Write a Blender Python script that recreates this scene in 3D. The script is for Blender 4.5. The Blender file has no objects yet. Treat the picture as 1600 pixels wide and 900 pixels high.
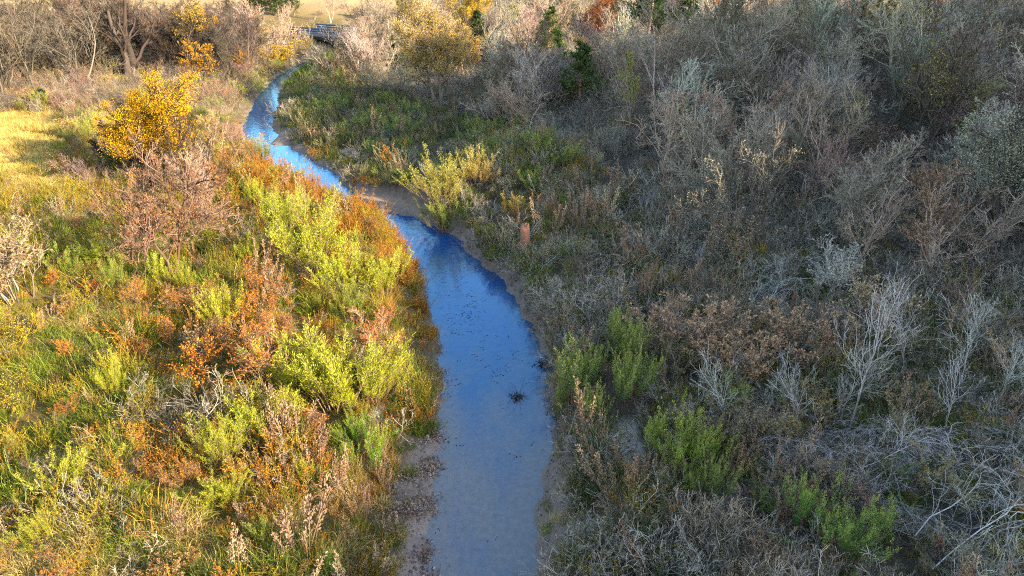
import bpy, math, random
import numpy as np

# ------------------------------------------------------------------ camera, sky, sun, exposure
S = bpy.context.scene
COL = S.collection
CAM_H, PITCH, FPX = 16.0, math.radians(25.5), 1081.0
cam_d = bpy.data.cameras.new('camera'); cam = bpy.data.objects.new('camera', cam_d); COL.objects.link(cam)
cam_d.sensor_width = 36.0; cam_d.lens = 36.0 * FPX / 1600.0
cam_d.clip_start = 0.3; cam_d.clip_end = 6000
cam.location = (0, 0, CAM_H); cam.rotation_euler = (math.pi / 2 - PITCH, 0, 0)
S.camera = cam

SUN_EL = math.radians(18.0)
SDIR = np.array([0.86, -0.51]); SDIR /= np.linalg.norm(SDIR)      # horizontal direction towards the sun
world = bpy.data.worlds.new('World'); S.world = world; world.use_nodes = True
wn = world.node_tree; wn.nodes.clear()
sky = wn.nodes.new('ShaderNodeTexSky'); sky.sky_type = 'NISHITA'; sky.sun_disc = False
sky.sun_elevation = SUN_EL; sky.sun_rotation = math.atan2(SDIR[0], SDIR[1])
sky.air_density = 1.0; sky.dust_density = 0.6; sky.ozone_density = 1.6
bg = wn.nodes.new('ShaderNodeBackground'); bg.inputs[1].default_value = 0.15
wo = wn.nodes.new('ShaderNodeOutputWorld')
wn.links.new(sky.outputs[0], bg.inputs[0]); wn.links.new(bg.outputs[0], wo.inputs[0])

sun_d = bpy.data.lights.new('sun', 'SUN'); sun = bpy.data.objects.new('sun', sun_d); COL.objects.link(sun)
sun_d.energy = 4.0; sun_d.angle = math.radians(0.6); sun_d.color = (1.0, 0.87, 0.66)
from mathutils import Vector, Matrix
_tos = Vector((SDIR[0] * math.cos(SUN_EL), SDIR[1] * math.cos(SUN_EL), math.sin(SUN_EL)))
sun.rotation_euler = (-_tos).to_track_quat('-Z', 'Y').to_euler()

S.view_settings.view_transform = 'Standard'; S.view_settings.look = 'None'
S.view_settings.gamma = 1.0; S.view_settings.exposure = 2.1
S.view_settings.use_white_balance = True; S.view_settings.white_balance_temperature = 7250; S.view_settings.white_balance_tint = 10
S.render.engine = 'CYCLES'
cy = S.cycles
cy.max_bounces = 4; cy.diffuse_bounces = 2; cy.glossy_bounces = 2; cy.transmission_bounces = 3; cy.transparent_max_bounces = 4
cy.caustics_reflective = False; cy.caustics_refractive = False
cy.filter_width = 1.1; cy.use_denoising = False; cy.sample_clamp_indirect = 4.0

RNG = np.random.default_rng(11)
random.seed(5)

# ------------------------------------------------------------------ terrain shape
_nr = np.random.default_rng(3)
_K = _nr.normal(size=(14, 2)); _PH = _nr.uniform(0, 6.28, 14); _SC = np.geomspace(1, 6, 14)
def noise(x, y, f=1.0, o=0):
    r = 0
    for i in range(14):
        r = r + np.sin((x * _K[i, 0] + y * _K[i, 1]) * f * _SC[i] * 0.5 + _PH[i] + o * (i + 1.7)) / _SC[i] ** 0.7
    return r / 3.2

def px_plane(u, v, z=0.0):
    """where the sight line through photo pixel (u, v) meets the level z"""
    dx = (u - 800) / FPX; dy = (450 - v) / FPX
    Y = math.cos(PITCH) + math.sin(PITCH) * dy; Z = -math.sin(PITCH) + math.cos(PITCH) * dy
    t = (z - CAM_H) / Z
    return dx * t, Y * t

def to_px(x, y, z):
    dz = z - CAM_H
    dep = y * math.cos(PITCH) - dz * math.sin(PITCH)
    up = y * math.sin(PITCH) + dz * math.cos(PITCH)
    dep = np.where(dep < 0.3, 0.3, dep)
    return 800 + FPX * x / dep, 450 - FPX * up / dep, dep

EDGE = [(990, 655, 845), (900, 672, 850), (850, 676, 846), (800, 684, 846), (750, 687, 860), (700, 690, 868), (650, 690, 866), (600, 692, 858),
        (550, 688, 848), (500, 680, 824), (450, 662, 794), (420, 650, 765), (400, 640, 738), (370, 622, 712), (350, 605, 668), (330, 572, 628),
        (310, 530, 570), (290, 480, 528), (270, 452, 514), (250, 424, 474), (230, 402, 444), (215, 389, 426), (200, 385, 416), (180, 390, 420),
        (165, 398, 431), (150, 404, 434), (138, 412, 442), (120, 430, 462), (100, 466, 496), (80, 500, 530), (68, 516, 548), (58, 520, 556)]
_ey = []; _el = []; _er = []
for v, a, b in EDGE:
    xl, y = px_plane(a, v); xr, _ = px_plane(b, v)
    k_ = min(max((y - 42) / 16, 0), 1) * min(max((92 - y) / 18, -.55), 1); _ey.append(y); _el.append(xl - .4 * k_); _er.append(xr + .7 * k_ + .5 * min(k_, 0))
_ey = np.array([-60.0, 5.0] + _ey + [400.0]); _el = np.array([-3.2, -3.0] + _el + [_el[-1] + 90]); _er = np.array([1.2, 1.1] + _er + [_er[-1] + 90])

def creek(x, y):
    w = 0.22 * noise(x * 1.3, y * 1.3, 1.0, 1) + 0.12 * noise(x, y, 4.0, 2)
    dl = np.interp(y, _ey, _el) - x + w
    dr = x - np.interp(y, _ey, _er) + 0.22 * noise(x * 1.3, y * 1.3, 1.0, 4) + 0.12 * noise(x, y, 4.0, 5)
    return dl, dr

_SBAR = px_plane(608, 320); _SBAR2 = px_plane(425, 214)
def sandbar(x, y):
    dx = x - _SBAR[0]; dy = y - _SBAR[1]
    c, s = math.cos(0.62), math.sin(0.62)
    a = (dx * c - dy * s) ; b = (dx * s + dy * c)
    e1 = (a / 3.7) ** 2 + (b / 1.35) ** 2
    dx = x - _SBAR2[0] - 1.5; dy = y - _SBAR2[1]
    e2 = (dx / 1.0) ** 2 + (dy / 3.6) ** 2
    return np.maximum(np.clip(1.25 - e1, 0, 1), np.clip(1.25 - e2, 0, 1))

# unseen hill right of and behind view, crest shaped to shade the right bank
_SB = np.array([(-5.0, -30), (-4.4, 14), (-3.2, 24), (-2.0, 33), (-4.0, 45), (-14, 58), (-25, 74), (-29, 87), (-8, 95), (30, 106), (60, 150), (120, 260)], float)
_PD = np.array([-SDIR[1], SDIR[0]])
_sa = _SB @ SDIR; _sb = _SB @ _PD
_o = np.argsort(_sb); _sa = _sa[_o]; _sb = _sb[_o]
HILL_L = 150.0
def shade_hill(x, y):
    a = x * SDIR[0] + y * SDIR[1]; b = x * _PD[0] + y * _PD[1]
    ab = np.interp(b, _sb, _sa)
    top = (HILL_L) * math.tan(SUN_EL) + 1.5
    q = (a - ab - HILL_L)
    t = np.clip(1 + q / 78.0, 0, 1)
    f = t * t * (3 - 2 * t)
    f = np.where(q > 0, 1 - np.clip(q / 260, 0, 1) * 0.5, f)
    fade = np.clip((170 - b) / 50, 0, 1) * np.clip((b + 110) / 50, 0, 1)
    return (top + 1.4 * noise(b * 0.6, b * 0.2, 1.0, 3)) * f * fade

def h(x, y):
    x = np.asarray(x, float); y = np.asarray(y, float)
    dl, dr = creek(x, y)
    near = np.clip((25 - y) / 6, 0, 1)
    left = np.interp(dl, [0, .35, 1.0, 2.2, 8, 25, 60, 150, 600], [0, .14, .45, .95, 1.4, 2.2, 3.0, 3.6, 6]) * (1 - near) + \
           near * np.interp(dl, [0, .6, 1.3, 2.4, 8, 25, 60, 150, 600], [0, .07, .2, .8, 1.4, 2.2, 3.0, 3.6, 6])
    right = np.interp(dr, [0, .25, .8, 3, 10, 25, 50, 100, 300, 700], [0, .3, .8, 1.15, 1.6, 2.6, 4.2, 7, 12, 18])
    flat = np.clip((y - 48) / 8, 0, 1) * np.clip((108 - y) / 20, 0, 1) * np.clip((34 - dr) / 10, 0, 1)
    right = right * (1 - 0.6 * flat)
    # spur that runs up from the sand bar to the wood
    ax, ay = px_plane(690, 300, 1.0); bx, by = px_plane(1010, 212, 2.5)
    ux, uy = bx - ax, by - ay; L = math.hypot(ux, uy); ux /= L; uy /= L
    al = (x - ax) * ux + (y - ay) * uy; pe = (x - ax) * -uy + (y - ay) * ux
    right = right + (1.2 + 0.05 * np.clip(al, 0, 40)) * np.exp(-(pe / 4.0) ** 2) * np.clip((al + 2.5) / 3, 0, 1) * np.clip((46 - al) / 16, 0, 1) * np.clip(dr / 1.5, 0, 1)
    d = np.maximum(dl, dr)
    bank = np.where(dl > dr, left, right)
    bank = bank + 0.14 * noise(x, y, 0.9, 6) * np.clip(d / 3, 0, 1) + 0.5 * noise(x, y, 0.16, 7) * np.clip((d - 4) / 20, 0, 1)
    sb = sandbar(x, y)
    bank = bank * (1 - np.clip(sb * 4, 0, 1)) + 0.16 * np.clip(sb * 2.2, 0, 1) ** 0.7 * np.clip(sb * 4, 0, 1)
    bed = np.maximum(-0.35, -0.28 * np.abs(d)) - 0.03
    bed = np.maximum(bed, np.where(sb > 0, 0.16 * np.clip(sb * 2.2, 0, 1) ** 0.7 - 0.03, -9))
    z = np.where(d > 0, bank, bed)
    # far country: pasture hill behind the bridge, rolling rim beyond
    z = z + 24 * np.exp(-(((x + 62) / 62) ** 2 + ((y - 292) / 62) ** 2))
    z = z + 13 * np.exp(-(((x + 215) / 90) ** 2 + ((y - 330) / 70) ** 2))
    r = np.hypot(x, y)
    z = z + np.clip((r - 330) / 400, 0, 1) ** 1.3 * (34 + 10 * noise(x, y, 0.012, 9))
    z = np.maximum(z, shade_hill(x, y) - 1.5)
    return z

def at(u, v):
    """ground point that photo pixel (u, v) looks at"""
    t0, t1 = 8.0, 900.0
    dx = (u - 800) / FPX; dy = (450 - v) / FPX
    Y = math.cos(PITCH) + math.sin(PITCH) * dy; Z = -math.sin(PITCH) + math.cos(PITCH) * dy
    ts = np.geomspace(9, 900, 700)
    g = CAM_H + Z * ts - h(dx * ts, Y * ts)
    i = int(np.argmax(g < 0)) if (g < 0).any() else len(ts) - 1
    i = max(i, 1)
    f = g[i - 1] / max(g[i - 1] - g[i], 1e-6); f = min(max(f, 0), 1)
    t = ts[i - 1] + f * (ts[i] - ts[i - 1])
    return dx * t, Y * t, t

# ------------------------------------------------------------------ mesh helpers
class MB:
    def __init__(s): s.V = []; s.F = []; s.R = []; s.T = []; s.n = 0
    def add(s, V, F, R, T):
        s.V.append(V.reshape(-1, 3)); s.F.append(F.reshape(-1, 4) + s.n); s.R.append(np.broadcast_to(R, (len(s.V[-1]),)).astype(np.float32))
        s.T.append(np.broadcast_to(T, (len(s.V[-1]),)).astype(np.float32)); s.n += len(s.V[-1])
    def mesh(s, name, mat, smooth=False):
        V = np.concatenate(s.V).astype(np.float32); F = np.concatenate(s.F).astype(np.int32)
        me = bpy.data.meshes.new(name)
        me.vertices.add(len(V)); me.vertices.foreach_set('co', V.ravel())
        me.loops.add(F.size); me.loops.foreach_set('vertex_index', F.ravel())
        me.polygons.add(len(F)); me.polygons.foreach_set('loop_start', np.arange(0, F.size, 4, dtype=np.int32))
        try: me.polygons.foreach_set('loop_total', np.full(len(F), 4, np.int32))
        except Exception: pass
        if smooth: me.polygons.foreach_set('use_smooth', np.ones(len(F), bool))
        a = me.attributes.new('rnd', 'FLOAT', 'POINT'); a.data.foreach_set('value', np.concatenate(s.R))
        a = me.attributes.new('tip', 'FLOAT', 'POINT'); a.data.foreach_set('value', np.concatenate(s.T))
        me.update(calc_edges=True); me.materials.append(mat)
        return me

def unit(a): return a / np.maximum(np.linalg.norm(a, axis=-1, keepdims=True), 1e-9)

def tubes(mb, P, R, sides=3, rng=RNG):
    n, k, _ = P.shape
    T = np.empty_like(P); T[:, 1:-1] = P[:, 2:] - P[:, :-2]; T[:, 0] = P[:, 1] - P[:, 0]; T[:, -1] = P[:, -1] - P[:, -2]
    T = unit(T); ref = np.zeros((n, 1, 3)); ref[..., 0] = 1
    bad = np.abs(T[:, :1, 0:1]) > 0.8; ref = np.where(bad, np.array([0, 1.0, 0]), ref)
    A = unit(np.cross(T, np.broadcast_to(ref, T.shape))); B = np.cross(T, A)
    ang = np.arange(sides) * 2 * np.pi / sides
    V = P[:, :, None, :] + R[:, :, None, None] * (A[:, :, None, :] * np.cos(ang)[None, None, :, None] + B[:, :, None, :] * np.sin(ang)[None, None, :, None])
    idx = np.arange(n * k * sides).reshape(n, k, sides)
    a = idx[:, :-1]; b = np.roll(idx, -1, 2)[:, :-1]; c = np.roll(idx, -1, 2)[:, 1:]; d = idx[:, 1:]
    F = np.stack([a, b, c, d], -1)
    rn = np.repeat(rng.random(n), k * sides); tp = np.broadcast_to(np.linspace(0, 1, k)[None, :, None], (n, k, sides)).ravel()
    mb.add(V, F, rn, tp)

def leaves(mb, P, D, L, W, rng=RNG, tip=None):
    n = len(P); D = unit(D); Q = unit(np.cross(D, rng.normal(size=(n, 3))))
    L = np.broadcast_to(L, (n,))[:, None]; W = np.broadcast_to(W, (n,))[:, None]
    N = np.cross(D, Q)
    V = np.stack([P, P + D * L * .45 + Q * W * .5 + N * W * .12, P + D * L, P + D * L * .45 - Q * W * .5 + N * W * .12], 1)
    F = np.arange(n * 4).reshape(n, 4)
    rn = np.repeat(rng.random(n), 4)
    mb.add(V, F, rn, np.repeat(tip if tip is not None else rng.random(n), 4))

def blades(mb, P, D, L, W, bend, rng=RNG, k=4):
    n = len(P); D = unit(D); L = np.broadcast_to(L, (n,)); W = np.broadcast_to(W, (n,)); bend = np.broadcast_to(bend, (n,))
    hor = D.copy(); hor[:, 2] = 0; hor = unit(hor + rng.normal(size=(n, 3)) * np.array([.25, .25, 0]))
    pts = [P]; d = D
    for i in range(k - 1):
        d = unit(d + (hor * .5 + np.array([0, 0, -.75])) * (bend[:, None] * (i + .4) / k))
        pts.append(pts[-1] + d * (L / (k - 1))[:, None])
    P_ = np.stack(pts, 1)
    side = unit(np.cross(D, np.array([0, 0, 1.0]) + rng.normal(size=(n, 3)) * .6))
    wd = np.interp(np.linspace(0, 1, k), [0, .35, 1], [.7, 1, .12])
    V = np.stack([P_ + side[:, None] * (W[:, None] * wd)[..., None] * .5, P_ - side[:, None] * (W[:, None] * wd)[..., None] * .5], 2)
    idx = np.arange(n * k * 2).reshape(n, k, 2)
    F = np.stack([idx[:, :-1, 0], idx[:, :-1, 1], idx[:, 1:, 1], idx[:, 1:, 0]], -1)
    mb.add(V, F, np.repeat(rng.random(n), k * 2), np.broadcast_to(np.linspace(0, 1, k)[None, :, None], (n, k, 2)).ravel())

def branch(rng, P, R, n, t0=.25, t1=1., ang=.7, sd=.2, ln=.5, taper=.45, up=.2, wob=.18, k=5, rf=.6, rmin=.006, up2=.06):
    """n children on each of the polylines P: returns their polylines and radii"""
    m, kp, _ = P.shape
    t = (np.arange(n)[None] + rng.random((m, n))) / n * (t1 - t0) + t0
    f = t * (kp - 1); i = np.clip(f.astype(int), 0, kp - 2); w = (f - i)[..., None]
    mi = np.arange(m)[:, None]
    A = P[mi, i]; B = P[mi, i + 1]; base = A * (1 - w) + B * w; T = unit(B - A)
    r0 = R[mi, i] * (1 - w[..., 0]) + R[mi, i + 1] * w[..., 0]
    plen = np.linalg.norm(np.diff(P, axis=1), axis=2).sum(1)[:, None]
    q = unit(np.cross(T, rng.normal(size=T.shape)))
    a = rng.normal(ang, sd, (m, n, 1))
    d = unit(np.cos(a) * T + np.sin(a) * q + np.array([0, 0, up]))
    L = plen * ln * (1 - taper * t) * rng.uniform(.65, 1.25, (m, n))
    pts = [base]
    for j in range(k - 1):
        pts.append(pts[-1] + d * (L / (k - 1))[..., None])
        d = unit(d + rng.normal(size=d.shape) * wob + np.array([0, 0, up2]))
    C = np.stack(pts, 2).reshape(m * n, k, 3)
    rb = np.maximum(r0 * rf, rmin).reshape(-1, 1)
    Rr = np.maximum(rb * np.linspace(1, .3, k)[None], rmin * .75)
    return C, Rr

def stems(rng, n, length, r, lean=.5, spread=.1, k=7, wob=.1, up2=.06, rtip=.25, lsd=.2):
    th = rng.uniform(0, 6.283, n); ln = np.abs(rng.normal(0, lean, n)) if n > 1 else np.abs(rng.normal(lean * .5, lean * .3, n))
    d = np.stack([np.cos(th) * np.sin(ln), np.sin(th) * np.sin(ln), np.cos(ln)], -1)
    p = np.stack([np.cos(th) * spread * rng.random(n), np.sin(th) * spread * rng.random(n), np.full(n, -.12)], -1)
    L = length * (1 + rng.normal(0, lsd, n)).clip(.5, 1.4)
    pts = [p]
    for j in range(k - 1):
        pts.append(pts[-1] + d * (L / (k - 1))[:, None])
        d = unit(d + rng.normal(size=d.shape) * wob + np.array([0, 0, up2]))
    return np.stack(pts, 1), np.broadcast_to(r * np.linspace(1, rtip, k)[None], (n, k)).copy()

def along(rng, P, n, t0=.3, t1=1.0):
    """n random points along each polyline with the direction there"""
    m, k, _ = P.shape
    t = rng.uniform(t0, t1, (m, n)); f = t * (k - 1); i = np.clip(f.astype(int), 0, k - 2); w = (f - i)[..., None]
    mi = np.arange(m)[:, None]
    return (P[mi, i] * (1 - w) + P[mi, i + 1] * w).reshape(-1, 3), unit(P[mi, i + 1] - P[mi, i]).reshape(-1, 3), t.ravel()

# ------------------------------------------------------------------ materials
def mat(name):
    m = bpy.data.materials.new(name); m.use_nodes = True; nt = m.node_tree; nt.nodes.clear()
    out = nt.nodes.new('ShaderNodeOutputMaterial')
    return m, nt, out
def N(nt, t, **kw):
    n = nt.nodes.new(t)
    for k, v in kw.items(): setattr(n, k, v)
    return n
def math_n(nt, op, a, b=None, c=None):
    n = nt.nodes.new('ShaderNodeMath'); n.operation = op
    for i, s in enumerate((a, b, c)):
        if s is None: continue
        if isinstance(s, (int, float)): n.inputs[i].default_value = s
        else: nt.links.new(s, n.inputs[i])
    return n.outputs[0]

def foliage(name, cols=None, transl=.35, hue=.04, val=(.55, 1.35), tip=None, nscale=.22, sat=1.0, rough=None):
    """cols None: the colour of the object itself; else a ramp of colours picked by plant and by patch of ground"""
    m, nt, out = mat(name); L = nt.links.new
    rnd = N(nt, 'ShaderNodeAttribute'); rnd.attribute_name = 'rnd'
    oi = N(nt, 'ShaderNodeObjectInfo')
    if cols is None:
        c = oi.outputs['Color']
    else:
        geo = N(nt, 'ShaderNodeNewGeometry'); nz = N(nt, 'ShaderNodeTexNoise'); nz.inputs['Scale'].default_value = nscale; nz.inputs['Detail'].default_value = 3
        L(geo.outputs['Position'], nz.inputs['Vector'])
        f = math_n(nt, 'MULTIPLY_ADD', oi.outputs['Random'], .55, math_n(nt, 'MULTIPLY_ADD', nz.outputs[0], 1.5, -.53))
        f = math_n(nt, 'ADD', f, math_n(nt, 'MULTIPLY_ADD', rnd.outputs['Fac'], .24, -.12))
        rp = N(nt, 'ShaderNodeValToRGB'); L(f, rp.inputs[0])
        el = rp.color_ramp.elements
        for i, cc in enumerate(cols):
            p = i / (len(cols) - 1)
            e = el[i] if i < 2 else el.new(p)
            e.position = p; e.color = (*cc, 1)
        c = rp.outputs[0]
    if tip is not None:
        ta = N(nt, 'ShaderNodeAttribute'); ta.attribute_name = 'tip'
        mx = N(nt, 'ShaderNodeMix', data_type='RGBA'); L(math_n(nt, 'MULTIPLY', ta.outputs['Fac'], tip[3]), mx.inputs['Factor']); L(c, mx.inputs['A']); mx.inputs['B'].default_value = (*tip[:3], 1)
        c = mx.outputs['Result']
    hs = N(nt, 'ShaderNodeHueSaturation'); L(c, hs.inputs['Color']); hs.inputs['Saturation'].default_value = sat
    r2 = math_n(nt, 'FRACT', math_n(nt, 'MULTIPLY', rnd.outputs['Fac'], 37.7))
    L(math_n(nt, 'MULTIPLY_ADD', r2, hue, .5 - hue / 2), hs.inputs['Hue'])
    L(math_n(nt, 'MULTIPLY_ADD', rnd.outputs['Fac'], val[1] - val[0], val[0]), hs.inputs['Value'])
    df = N(nt, 'ShaderNodeBsdfDiffuse'); L(hs.outputs[0], df.inputs[0])
    if transl > 0:
        tr = N(nt, 'ShaderNodeBsdfTranslucent'); L(hs.outputs[0], tr.inputs[0])
        ms = N(nt, 'ShaderNodeMixShader'); ms.inputs[0].default_value = transl; L(df.outputs[0], ms.inputs[1]); L(tr.outputs[0], ms.inputs[2]); L(ms.outputs[0], out.inputs[0])
    else:
        L(df.outputs[0], out.inputs[0])
    return m

M_leaf = foliage('leaf', None, .38, .05, (.35, 1.55))
M_plume = foliage('plume_leaf', None, .38, .035, (.5, 1.4), tip=(.66, .66, .13, .42))
M_cedar = foliage('cedar_leaf', None, .2, .05, (.45, 1.5))
M_bark = foliage('bark', None, 0, .03, (.4, 1.65))
M_green = foliage('green_grass', [(.045, .10, .015), (.10, .20, .02), (.20, .28, .03), (.34, .36, .05)], .35, .04, (.4, 1.6), tip=(.33, .30, .09, .35))
M_dry = foliage('dry_grass', [(.16, .13, .035), (.38, .29, .085), (.56, .43, .16), (.40, .31, .06)], .35, .04, (.4, 1.6), tip=(.50, .40, .20, .35))
M_olive = foliage('olive_weed', [(.08, .10, .02), (.22, .22, .035), (.42, .36, .05), (.44, .28, .05), (.20, .25, .03)], .35, .06, (.35, 1.6))
M_rust = foliage('rust_sedge', [(.24, .11, .03), (.48, .20, .04), (.56, .27, .05), (.36, .15, .045), (.52, .36, .07)], .35, .04, (.5, 1.4))
M_gold = foliage('gold_grass', [(.42, .30, .075), (.60, .44, .12), (.66, .50, .17), (.46, .26, .09)], .3, .03, (.6, 1.3), nscale=.09)
M_twig = foliage('twig_brush', [(.06, .05, .04), (.19, .155, .12), (.46, .41, .34), (.12, .10, .075), (.36, .28, .19)], 0, .04, (.35, 1.7))
M_weed = foliage('shade_weed', [(.03, .07, .025), (.07, .13, .04), (.24, .21, .10), (.42, .34, .20), (.05, .11, .035), (.30, .24, .11)], .3, .05, (.35, 1.6))
M_stalk = foliage('seed_stalk', [(.30, .17, .10), (.40, .28, .18), (.26, .15, .10), (.50, .36, .22)], .15, .04, (.6, 1.4))
M_far = foliage('far_tree', [(.15, .12, .11), (.24, .20, .18), (.30, .24, .20), (.22, .17, .15), (.30, .20, .12)], 0, .04, (.6, 1.4), nscale=.05)

# ground
M_ground, nt, out = mat('ground_soil')
ca = N(nt, 'ShaderNodeAttribute'); ca.attribute_name = 'gcol'
geo = N(nt, 'ShaderNodeNewGeometry')
nz = N(nt, 'ShaderNodeTexNoise'); nz.inputs['Scale'].default_value = 2.3; nz.inputs['Detail'].default_value = 8; nz.inputs['Roughness'].default_value = .7
nz2 = N(nt, 'ShaderNodeTexNoise'); nz2.inputs['Scale'].default_value = 17; nz2.inputs['Detail'].default_value = 5
nt.links.new(geo.outputs['Position'], nz.inputs['Vector']); nt.links.new(geo.outputs['Position'], nz2.inputs['Vector'])
hs = N(nt, 'ShaderNodeHueSaturation'); nt.links.new(ca.outputs['Color'], hs.inputs['Color'])
v = math_n(nt, 'MULTIPLY_ADD', nz.outputs[0], 1.1, .1); v = math_n(nt, 'ADD', v, math_n(nt, 'MULTIPLY', nz2.outputs[0], .7))
nt.links.new(v, hs.inputs['Value'])
bp = N(nt, 'ShaderNodeBump'); bp.inputs['Strength'].default_value = .6; bp.inputs['Distance'].default_value = .06; nt.links.new(nz2.outputs[0], bp.inputs['Height'])
df = N(nt, 'ShaderNodeBsdfDiffuse'); nt.links.new(hs.outputs[0], df.inputs[0]); nt.links.new(bp.outputs[0], df.inputs[1]); nt.links.new(df.outputs[0], out.inputs[0])

# water: sand in the shallows, sky-reflection blue painted into body colour and gloss tint
M_water, nt, out = mat('creek_water'); L = nt.links.new
geo = N(nt, 'ShaderNodeNewGeometry')
da = N(nt, 'ShaderNodeAttribute'); da.attribute_name = 'shal'
nz = N(nt, 'ShaderNodeTexNoise'); nz.inputs['Scale'].default_value = .55; nz.inputs['Detail'].default_value = 6; nz.inputs['Roughness'].default_value = .6
mp = N(nt, 'ShaderNodeMapping'); mp.inputs['Scale'].default_value = (1.6, .55, 1); L(geo.outputs['Position'], mp.inputs[0]); L(mp.outputs[0], nz.inputs['Vector'])
f = math_n(nt, 'ADD', math_n(nt, 'MULTIPLY_ADD', nz.outputs[0], .9, -.42), da.outputs['Fac'])
rp = N(nt, 'ShaderNodeValToRGB'); L(f, rp.inputs[0])
el = rp.color_ramp.elements; el[0].position = 0; el[0].color = (.006, .06, .22, 1); el[1].position = 1; el[1].color = (.17, .138, .12, 1)
e = el.new(.45); e.color = (.032, .08, .18, 1)
nz3 = N(nt, 'ShaderNodeTexNoise'); nz3.inputs['Scale'].default_value = 5; nz3.inputs['Detail'].default_value = 5; L(geo.outputs['Position'], nz3.inputs['Vector'])
hs = N(nt, 'ShaderNodeHueSaturation'); L(rp.outputs[0], hs.inputs['Color']); L(math_n(nt, 'MULTIPLY_ADD', nz3.outputs[0], .8, .6), hs.inputs['Value'])
df = N(nt, 'ShaderNodeBsdfDiffuse'); L(hs.outputs[0], df.inputs[0])
gl = N(nt, 'ShaderNodeBsdfGlossy'); gl.inputs['Roughness'].default_value = .06; gl.inputs[0].default_value = (.40, .76, 1, 1)
nb = N(nt, 'ShaderNodeTexNoise'); nb.inputs['Scale'].default_value = 3.2; nb.inputs['Detail'].default_value = 4
mp2 = N(nt, 'ShaderNodeMapping'); mp2.inputs['Scale'].default_value = (1.0, .55, 1); L(geo.outputs['Position'], mp2.inputs[0]); L(mp2.outputs[0], nb.inputs['Vector'])
bp = N(nt, 'ShaderNodeBump'); bp.inputs['Strength'].default_value = .3; bp.inputs['Distance'].default_value = .05; L(nb.outputs[0], bp.inputs['Height']); L(bp.outputs[0], gl.inputs['Normal'])
fr = N(nt, 'ShaderNodeFresnel'); fr.inputs[0].default_value = 1.75
ms = N(nt, 'ShaderNodeMixShader'); L(math_n(nt, 'MULTIPLY', fr.outputs[0], 1.25), ms.inputs[0]); L(df.outputs[0], ms.inputs[1]); L(gl.outputs[0], ms.inputs[2]); L(ms.outputs[0], out.inputs[0])

def plain(name, col, rough=.8, nscale=6, amp=.5, metal=0):
    m, nt, out = mat(name); L = nt.links.new
    tc = N(nt, 'ShaderNodeTexCoord'); nz = N(nt, 'ShaderNodeTexNoise'); nz.inputs['Scale'].default_value = nscale; nz.inputs['Detail'].default_value = 6
    L(tc.outputs['Object'], nz.inputs['Vector'])
    hs = N(nt, 'ShaderNodeHueSaturation'); hs.inputs['Color'].default_value = (*col, 1); L(math_n(nt, 'MULTIPLY_ADD', nz.outputs[0], amp * 2, 1 - amp), hs.inputs['Value'])
    p = N(nt, 'ShaderNodeBsdfPrincipled'); L(hs.outputs[0], p.inputs['Base Color']); p.inputs['Roughness'].default_value = rough; p.inputs['Metallic'].default_value = metal
    L(p.outputs[0], out.inputs[0]); return m

# ------------------------------------------------------------------ setting: ground and water
PATCH = [(975, 705, 32, 44), (925, 828, 30, 18), (1010, 800, 26, 10), (545, 238, 20, 9), (900, 690, 16, 10), (690, 742, 12, 25), (590, 655, 14, 14), (1055, 812, 16, 20)]
def patch(u, v):
    r = 0 * u - 9
    for a, b, ru, rv in PATCH: r = np.maximum(r, 1.3 - ((u - a) / ru) ** 2 - ((v - b) / rv) ** 2)
    return np.clip(r + .55 * noise(u * .09, v * .12, 1.0, 41) * (r > -1), 0, 1)
def lerp(a, b, t): return np.asarray(a) * (1 - t[..., None]) + np.asarray(b) * t[..., None]
def gcol(x, y, z):
    dl, dr = creek(x, y); u, v, dep = to_px(x, y, z); d = np.maximum(dl, dr)
    c = np.zeros(x.shape + (3,)) + np.array([.085, .065, .045])
    c = lerp(c, (.11, .085, .035), np.clip(dl / 4, 0, 1))
    c = lerp(c, (.075, .065, .055), np.clip(dr / 10, 0, 1))
    field = np.clip((dl - 18) / 8, 0, 1) * np.clip((y - 40) / 10, 0, 1)
    c = lerp(c, (.48, .34, .11), field * np.clip((150 - y) / 20, 0, 1))
    hill = np.clip(np.exp(-(((x + 62) / 80) ** 2 + ((y - 270) / 85) ** 2)) * 2.2 - .5, 0, 1)
    c = lerp(c, (.40, .29, .165), hill); c = lerp(c, (.24, .18, .11), hill * np.clip(noise(x * .6, y * 1.6, .12, 33) * 1.2, 0, 1))
    c = lerp(c, (.34, .25, .14), np.clip((dl - 30) / 10, 0, 1) * np.clip((y - 140) / 20, 0, 1) * (1 - hill))
    sb = sandbar(x, y)
    sand = np.clip(np.maximum(sb * 5, patch(u, v) * 2), 0, 1)
    margin = np.clip((1.5 - d) / .8, 0, 1) * np.where(dl > 0, np.clip((26 - y) / 6, .15, 1), .6)
    c = lerp(c, (.27, .21, .18), margin)
    c = lerp(c, (.40, .36, .33), np.clip(patch(u, v) * 1.6, 0, 1)); c = lerp(c, (.27, .20, .15), np.clip(sb * 5, 0, 1))
    c = lerp(c, (.20, .17, .15), (d < .05).astype(float))
    return c

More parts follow.
